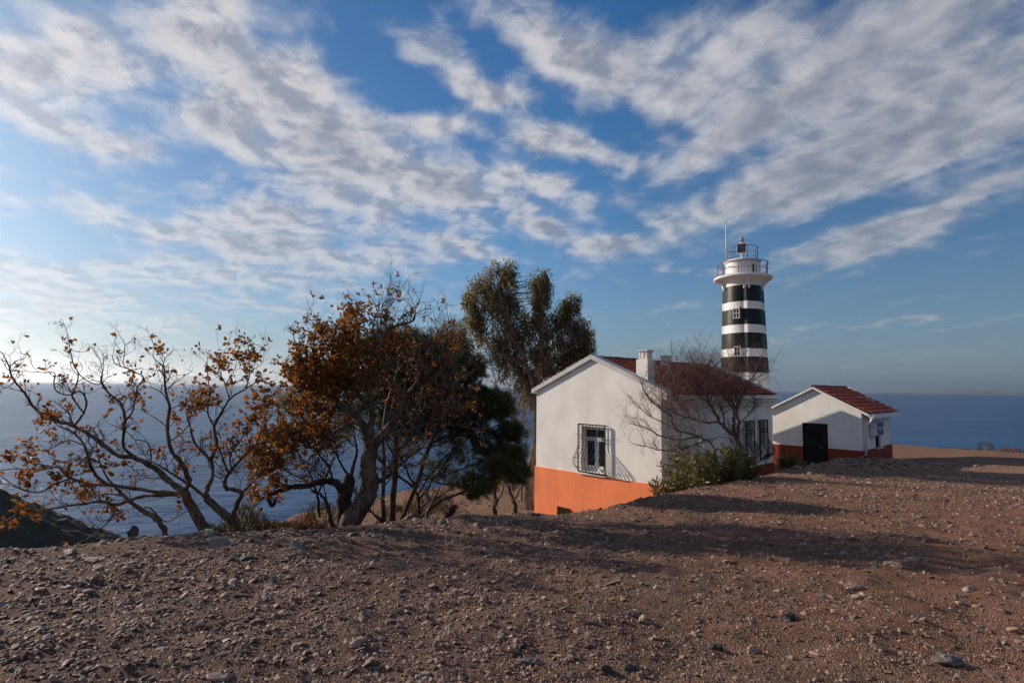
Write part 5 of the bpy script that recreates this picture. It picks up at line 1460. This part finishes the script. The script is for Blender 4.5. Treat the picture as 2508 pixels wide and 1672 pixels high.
for k, (px, d, lab) in enumerate([(2416, 33.5, 'lone dry plant with dark seed heads on the right cliff edge'), (2475, 31.0, 'low dark plants on the cliff edge at the far right'), (2365, 37.0, 'dry grass tuft on the right cliff edge, leftmost of the three')]):
    p = at(px, 1105, d); cushion(lab, (p.x, p.y, gz(p.x, p.y)), (.45, .5, .35)[k], BRUSH_R if k else BRUSH_G, 95 + k, 'dry plants on the right cliff edge', 500, (1.3, .5, .5)[k], 'dry_plant')

# ------------------------------------------------------------------ stones
def stonemat(name, cols):
    def f(t, b):
        r = t.m('FRACT', t.m('ADD', island(t), orand(t)))
        rp = t.node('ShaderNodeValToRGB'); els = rp.color_ramp.elements
        while len(els) < len(cols): els.new(.5)
        for i, c in enumerate(cols): els[i].position = i / (len(cols) - 1); els[i].color = (*c, 1)
        t.l.new(r, rp.inputs[0])
        n = t.noise(geo_pos(t), 24, 5, .65)
        c = t.mix(t.ramp(n, .4, .75, 0, .5), rp.outputs[0], (.05, .042, .038))
        t.put(b.inputs['Base Color'], c); b.inputs['Roughness'].default_value = .68; b.inputs['Specular IOR Level'].default_value = .45
        bump(t, b, t.noise(geo_pos(t), 70, 4, .65), .5, .01)
    return mat(name, f)
GRAVEL = stonemat('gravel_stone', [(.125, .074, .054), (.20, .120, .090), (.16, .106, .086), (.29, .175, .128), (.24, .122, .084), (.38, .265, .205), (.13, .092, .076)])
SLATE = stonemat('grey_slate', [(.17, .138, .118), (.23, .185, .155), (.14, .122, .108)])
OCHRE = stonemat('ochre_stone', [(.40, .25, .145), (.44, .29, .18)])
PINKST = stonemat('pinkish_stone', [(.31, .21, .16), (.37, .25, .19)])
DARKST = stonemat('dark_shale', [(.035, .032, .031), (.055, .048, .044)])

def cheap_stone(seed):
    """angular chip of 20 faces"""
    r = np.random.default_rng(seed)
    t = (1 + 5 ** .5) / 2
    V = np.array([(-1, t, 0), (1, t, 0), (-1, -t, 0), (1, -t, 0), (0, -1, t), (0, 1, t), (0, -1, -t), (0, 1, -t), (t, 0, -1), (t, 0, 1), (-t, 0, -1), (-t, 0, 1)], float)
    V /= np.linalg.norm(V[0])
    for k in range(7):
        n = r.normal(size=3); n /= np.linalg.norm(n); d = r.uniform(.5, .85)
        e = np.maximum(V @ n - d, 0); V = V - e[:, None] * n
    V += r.normal(size=V.shape) * .07
    T_ = [(0, 11, 5), (0, 5, 1), (0, 1, 7), (0, 7, 10), (0, 10, 11), (1, 5, 9), (5, 11, 4), (11, 10, 2), (10, 7, 6), (7, 1, 8), (3, 9, 4), (3, 4, 2), (3, 2, 6), (3, 6, 8), (3, 8, 9), (4, 9, 5), (2, 4, 11), (6, 2, 10), (8, 6, 7), (9, 8, 1)]
    return V, T_
SHAPES = [cheap_stone(500 + k) for k in range(10)]
OCTA = []
for k in range(6):
    _r = np.random.default_rng(800 + k)
    OCTA.append((np.array([(1, 0, 0), (-1, 0, 0), (0, 1, 0), (0, -1, 0), (0, 0, 1), (0, 0, -1)], float) + _r.normal(size=(6, 3)) * .33, [(0, 2, 4), (2, 1, 4), (1, 3, 4), (3, 0, 4), (2, 0, 5), (1, 2, 5), (3, 1, 5), (0, 3, 5)]))
def rotz_tilt(rng, n, tilt=.35):
    a = rng.uniform(0, 2 * np.pi, n); b = rng.normal(0, tilt, n); c = rng.normal(0, tilt, n)
    ca, sa, cb, sb, cc, sc = np.cos(a), np.sin(a), np.cos(b), np.sin(b), np.cos(c), np.sin(c)
    Z = np.zeros(n); O = np.ones(n)
    Rz = np.stack([np.stack([ca, -sa, Z], -1), np.stack([sa, ca, Z], -1), np.stack([Z, Z, O], -1)], 1)
    Rx = np.stack([np.stack([O, Z, Z], -1), np.stack([Z, cb, -sb], -1), np.stack([Z, sb, cb], -1)], 1)
    Ry = np.stack([np.stack([cc, Z, sc], -1), np.stack([Z, O, Z], -1), np.stack([-sc, Z, cc], -1)], 1)
    return Rx @ Ry @ Rz
def gravel():
    rng = np.random.default_rng(7)
    VV = []; TT = []; off = 0
    def add(x, y, size, flat, tilt, sink, SHAPES=SHAPES):
        nonlocal off
        z = ground(x, y)
        n = len(x); M3 = rotz_tilt(rng, n, tilt)
        sc = np.stack([size * rng.uniform(.7, 1.5, n), size * rng.uniform(.6, 1.0, n), size * flat * rng.uniform(.5, 1.1, n)], -1)
        M3 = M3 * sc[:, None, :]
        which = rng.integers(0, len(SHAPES), n)
        for k, (V, T_) in enumerate(SHAPES):
            m = which == k
            if not m.any(): continue
            v, _, t = inst(V, None, T_, M3[m], np.stack([x[m], y[m], z[m] + size[m] * flat * sink], -1))
            VV.append(v); TT.append(t + off); off += len(v)
    # spread evenly over the plateau, thinning with distance
    n = 122000
    r = 2.2 * np.exp(rng.uniform(0, 1, n) * math.log(22 / 2.2)); a = rng.uniform(-.98, .98, n)
    x, y = r * np.sin(a), r * np.cos(a)
    s = seg_dist(x, y, CREST); pk = fbm(x * .8, y * .8, 3, 88) + .5 * vnoise(x * .25, y * .25, 89)
    k = (s < 2.5) & (rng.uniform(0, 1, n) < np.clip(.75 + 1.3 * pk, .38, 1)); x, y, r = x[k], y[k], r[k]
    left = sstep((1.5 - x) / 4)
    size = (.0031 + .0012 * r) * (1 + .22 * left) * np.exp(rng.normal(0, .50, len(x)))
    size = np.minimum(size, .06); small = size < np.quantile(size / (.0031 + .0012 * r), .74) * (.0031 + .0012 * r)
    add(x[small], y[small], size[small], .6, .5, .15, OCTA); add(x[~small], y[~small], size[~small], .55, .45, .15)
    # flat slate chips on the left
    n = 5200
    r = 2.6 * np.exp(rng.uniform(0, 1, n) * math.log(9 / 2.6)); a = rng.uniform(-.95, .25, n) - .1 * rng.uniform(0, 1, n)
    x, y = r * np.sin(a), r * np.cos(a); k = seg_dist(x, y, CREST) < .5; x, y, r = x[k], y[k], r[k]
    size = (.0055 + .0019 * r) * np.exp(rng.normal(0, .5, len(x)))
    add(x, y, np.minimum(size, .07), .28, .28, .3)
    # red slope and shale mound
    n = 9000
    x = rng.uniform(-11, 16, n); y = rng.uniform(10, 34, n); k = (seg_dist(x, y, CREST) > .3) & (seg_dist(x, y, EDGE) < -.2); x, y = x[k], y[k]
    add(x, y, .03 * np.exp(rng.normal(0, .6, len(x))), .5, .4, .2)
    n = 2600
    x = rng.normal(12.4, 2.4, n); y = 19.2 + (x - 12.4) * .35 + rng.normal(0, .9, n)
    add(x, y, np.minimum(.035 * np.exp(rng.normal(0, .6, n)), .16), .38, .35, .2)
    o = mkobj('gravel', fin_mesh('gravel', np.concatenate(VV), None, np.concatenate(TT)), GRAVEL)
    tag(o, 'loose brown gravel and stone chips covering the ground', 'gravel', kind='stuff')
gravel()

def stone_at(px, py, w_px, h_px, label, material, seed, flat=None, name='stone', group=None, yaw=None, sink=.42, sub=3):
    d = ray(px, py); lo, hi = 1.5, 60.0        # where the sight line meets the ground
    for _ in range(60):
        t = lo
        break
    ts = np.linspace(1.5, 40, 1500); X = d.x * ts; Y = d.y * ts; Zr = CAMZ + d.z * ts
    G = ground(X, Y); i = int(np.argmax(Zr <= G)) if (Zr <= G).any() else 400
    p = Vector((X[i], Y[i], G[i])); dep = p.y
    w = w_px * dep / F * .5; h = h_px * dep / F * .5
    me = rock_mesh(name, seed, sub, 1.0, .5)
    o = mkobj(name, me, material)
    o.location = (p.x, p.y + w * .2, p.z + h * (1 - 2 * sink) * .9)
    o.scale = (w * 1.12, w * .85, h * 1.15)
    o.rotation_euler = (random.Random(seed).gauss(0, .08), random.Random(seed + 1).gauss(0, .08), (seed * .37) % .8 - .4 if yaw is None else yaw)
    tag(o, label, 'stone', group)
    return o
big_stones = [
    (537, 1335, 74, 34, 'big grey slab under the twisted forked tree', SLATE), (498, 1313, 62, 24, 'tilted grey slab at the foot of the far left tree', SLATE), (622, 1310, 56, 12, 'thin flat slab on the rim right of the twisted forked tree', PINKST), (724, 1340, 74, 16, 'long flat grey slab in the open left of the big gnarled trunk', SLATE),
    (765, 1306, 34, 14, 'dark brown flat stone on the rim left of the big gnarled trunk', DARKST), (668, 1303, 24, 14, 'dark lump of earth on the rim below the russet shrubs', DARKST), (165, 1358, 44, 18, 'grey slab on the rim at the left', SLATE), (226, 1374, 50, 14, 'pale flat slab lying below the left rim', PINKST), (600, 1368, 36, 22, 'dark wedge shaped stone near the flat slabs', SLATE), (472, 1420, 30, 12, 'rounded grey slab in the middle left', SLATE),
    (1420, 1522, 36, 34, 'upright ochre block with a long shadow in the foreground', OCHRE), (1576, 1524, 30, 20, 'ochre brown stone right of the upright block', OCHRE), (1552, 1508, 28, 20, 'bluish grey stone right of the upright block', SLATE), (1226, 1566, 24, 18, 'broken pale stone with white face in the foreground', PINKST), (872, 1580, 40, 26, 'large flat pinkish stone in the left foreground', PINKST), (872, 1556, 26, 16, 'rounded stone just behind the large flat pinkish one', PINKST), (930, 1568, 22, 14, 'small pale stone right of the large flat pinkish one', PINKST),
    (1042, 1660, 48, 24, 'layered grey stone at the bottom edge', SLATE), (1490, 1652, 44, 34, 'jagged black shale lump at the bottom edge', DARKST), (1540, 1645, 28, 22, 'smaller black shale lump right of the jagged one', DARKST), (1258, 1600, 30, 22, 'brown stone in the cluster at the bottom centre', PINKST), (1282, 1590, 18, 20, 'dark upright stone in the cluster at the bottom centre', DARKST), (1165, 1576, 18, 16, 'reddish brown stone left of the broken pale stone', PINKST), (1300, 1628, 56, 14, 'flat dark slab at the bottom centre', SLATE), (1375, 1612, 26, 14, 'tan stone right of the bottom centre cluster', OCHRE), (1570, 1660, 26, 22, 'pinkish stone at the bottom edge right of the black shale', PINKST), (590, 1576, 26, 16, 'pale wedge stone in the left foreground', PINKST), (598, 1586, 24, 18, 'flat stone next to the pale wedge stone', PINKST), (488, 1534, 22, 14, 'pale angular stone left of centre in the gravel', PINKST), (368, 1666, 24, 14, 'light stone at the bottom left edge', PINKST), (720, 1590, 24, 18, 'mottled pale stone left of the large flat pinkish one', PINKST),
    (1930, 1520, 50, 20, 'dark bare patch stone in the right foreground', DARKST), (2150, 1588, 44, 26, 'long tilted pinkish stone in the right foreground', PINKST), (1846, 1600, 26, 24, 'pointed pinkish stone left of the long tilted one', PINKST), (1755, 1590, 30, 34, 'dark rough lump at the lower right of centre', DARKST), (2090, 1440, 40, 20, 'half buried brown slab right of centre', PINKST), (2190, 1385, 44, 14, 'half buried slab on the rise at the right', PINKST), (2240, 1370, 50, 14, 'long ridge stone on the rise at the right', PINKST), (2330, 1632, 80, 30, 'long grey rock outcrop at the lower right', SLATE), (2488, 1545, 30, 14, 'orange brown stone at the right edge', OCHRE), (2380, 1445, 40, 16, 'brown slab near the right edge', PINKST),
    (1000, 1303, 34, 18, 'grey stone on the rim beside the pine trunks', SLATE), (940, 1300, 26, 16, 'small grey stone at the pine foot', SLATE), (862, 1311, 28, 14, 'grey stone at the foot of the big gnarled trunk', SLATE), (1082, 1284, 26, 16, 'bluish stone beside the broken stump', SLATE), (1165, 1309, 22, 9, 'small red brick fragment on the gravel', OCHRE), (1120, 1306, 20, 12, 'dark stone left of the brick fragment', DARKST), (920, 1316, 20, 14, 'light brown stone in front of the pine foot', PINKST), (832, 1317, 24, 14, 'brown stone left of the big gnarled trunk', PINKST),
    (1340, 1250, 30, 16, 'black rock poking up against the orange wall', DARKST), (1310, 1262, 40, 8, 'long dark ledge running down from the black rock', DARKST), (1950, 1148, 30, 14, 'pale rock at the foot of the shed door', SLATE), (1886, 1140, 26, 12, 'light stone between house and shed', OCHRE), (2085, 1133, 18, 7, 'white flat stone on the shale mound', SLATE), (1740, 1198, 26, 8, 'pale stone below the sunlit oleander', PINKST)]
for k, (px, py, w, h, lab, m) in enumerate(big_stones):
    stone_at(px, py, w, h, lab, m, 600 + k, sink=.22 if 'upright' in lab or 'black rock' in lab else .40)
# ordinary stones lying about
def ordinary():
    rng = np.random.default_rng(99); rr = random.Random(5)
    mes = [rock_mesh('stone', 700 + k, 1, .6, .4) for k in range(8)]
    n = 0
    while n < 230:
        r = 2.7 * math.exp(rr.random() * math.log(11 / 2.7)); a = rr.uniform(-.9, .9)
        x, y = r * math.sin(a), r * math.cos(a)
        if float(seg_dist(np.array([x]), np.array([y]), CREST)[0]) > .1: continue
        z = gz(x, y); s = (.011 + .0026 * r) * math.exp(rr.gauss(0, .35))
        base = mes[n % 8]
        o = bpy.data.objects.new('stone', base); col.objects.link(o)
        if not base.materials: base.materials.append(GRAVEL)
        o.location = (x, y, z + s * .15); o.scale = (s * rr.uniform(.9, 1.6), s, s * rr.uniform(.5, 1.0)); o.rotation_euler = (rr.gauss(0, .2), rr.gauss(0, .2), rr.uniform(0, 6.28))
        tag(o, 'small brown or grey stone lying loose on the gravel', 'stone', 'small stones scattered over the gravel')
        n += 1
ordinary()

# ------------------------------------------------------------------ small things on the slope
def A7p(x, y, d): return at(780 + x * .2338, 1150 + y * .2338, d)
m = MB(); pts = [A7p(1605, 540, 10.5), A7p(1625, 515, 10.5), A7p(1660, 512, 10.6), A7p(1720, 522, 10.8), A7p(1760, 532, 11)]
m.tube(catmull([tuple(p) for p in pts], 4), .055 * .8, 12)
tag(m.obj('pipe', PVC, None, True), 'white plastic pipe end sticking out on the rim', 'pipe')
def stump(label, pts, r0, r1, d, mt, seed):
    rng = np.random.default_rng(seed); P = [A7p(x, y, d) for x, y in pts]; bp = P[0]
    m = MB(); C = catmull([tuple(p) for p in P], 4); C[1:] += rng.normal(size=C[1:].shape) * r0 * .12
    m.tube(C, np.linspace(r0, r1, len(C)) * (1 + .12 * rng.normal(size=len(C))), 9)
    for k in range(3):
        m.tube(np.array([C[-2], C[-1] + rng.normal(size=3) * r1 + np.array([0, 0, r1 * 1.5])]), [r1 * .5, .004], 5)
    o = m.obj('tree_stump', mt, None, True, bp); o.location = bp
    tag(o, label, 'stump', 'stumps on the slope')
stump('broken dark leaning stump on the red slope', [(1310, 600), (1340, 520), (1390, 430), (1430, 400)], .085, .06, 11.2, BARK_DARK, 3)
stump('short pale cut stump left of the white pipe', [(1558, 600), (1558, 560), (1555, 515)], .075, .07, 10.8, BARK_PALE, 4)
stump('fallen twisted grey trunk lying behind the pine stems', [(860, 570), (920, 540), (960, 500), (1010, 480), (1070, 560), (1085, 620)], .09, .05, 11.0, BARK_PALE, 5)
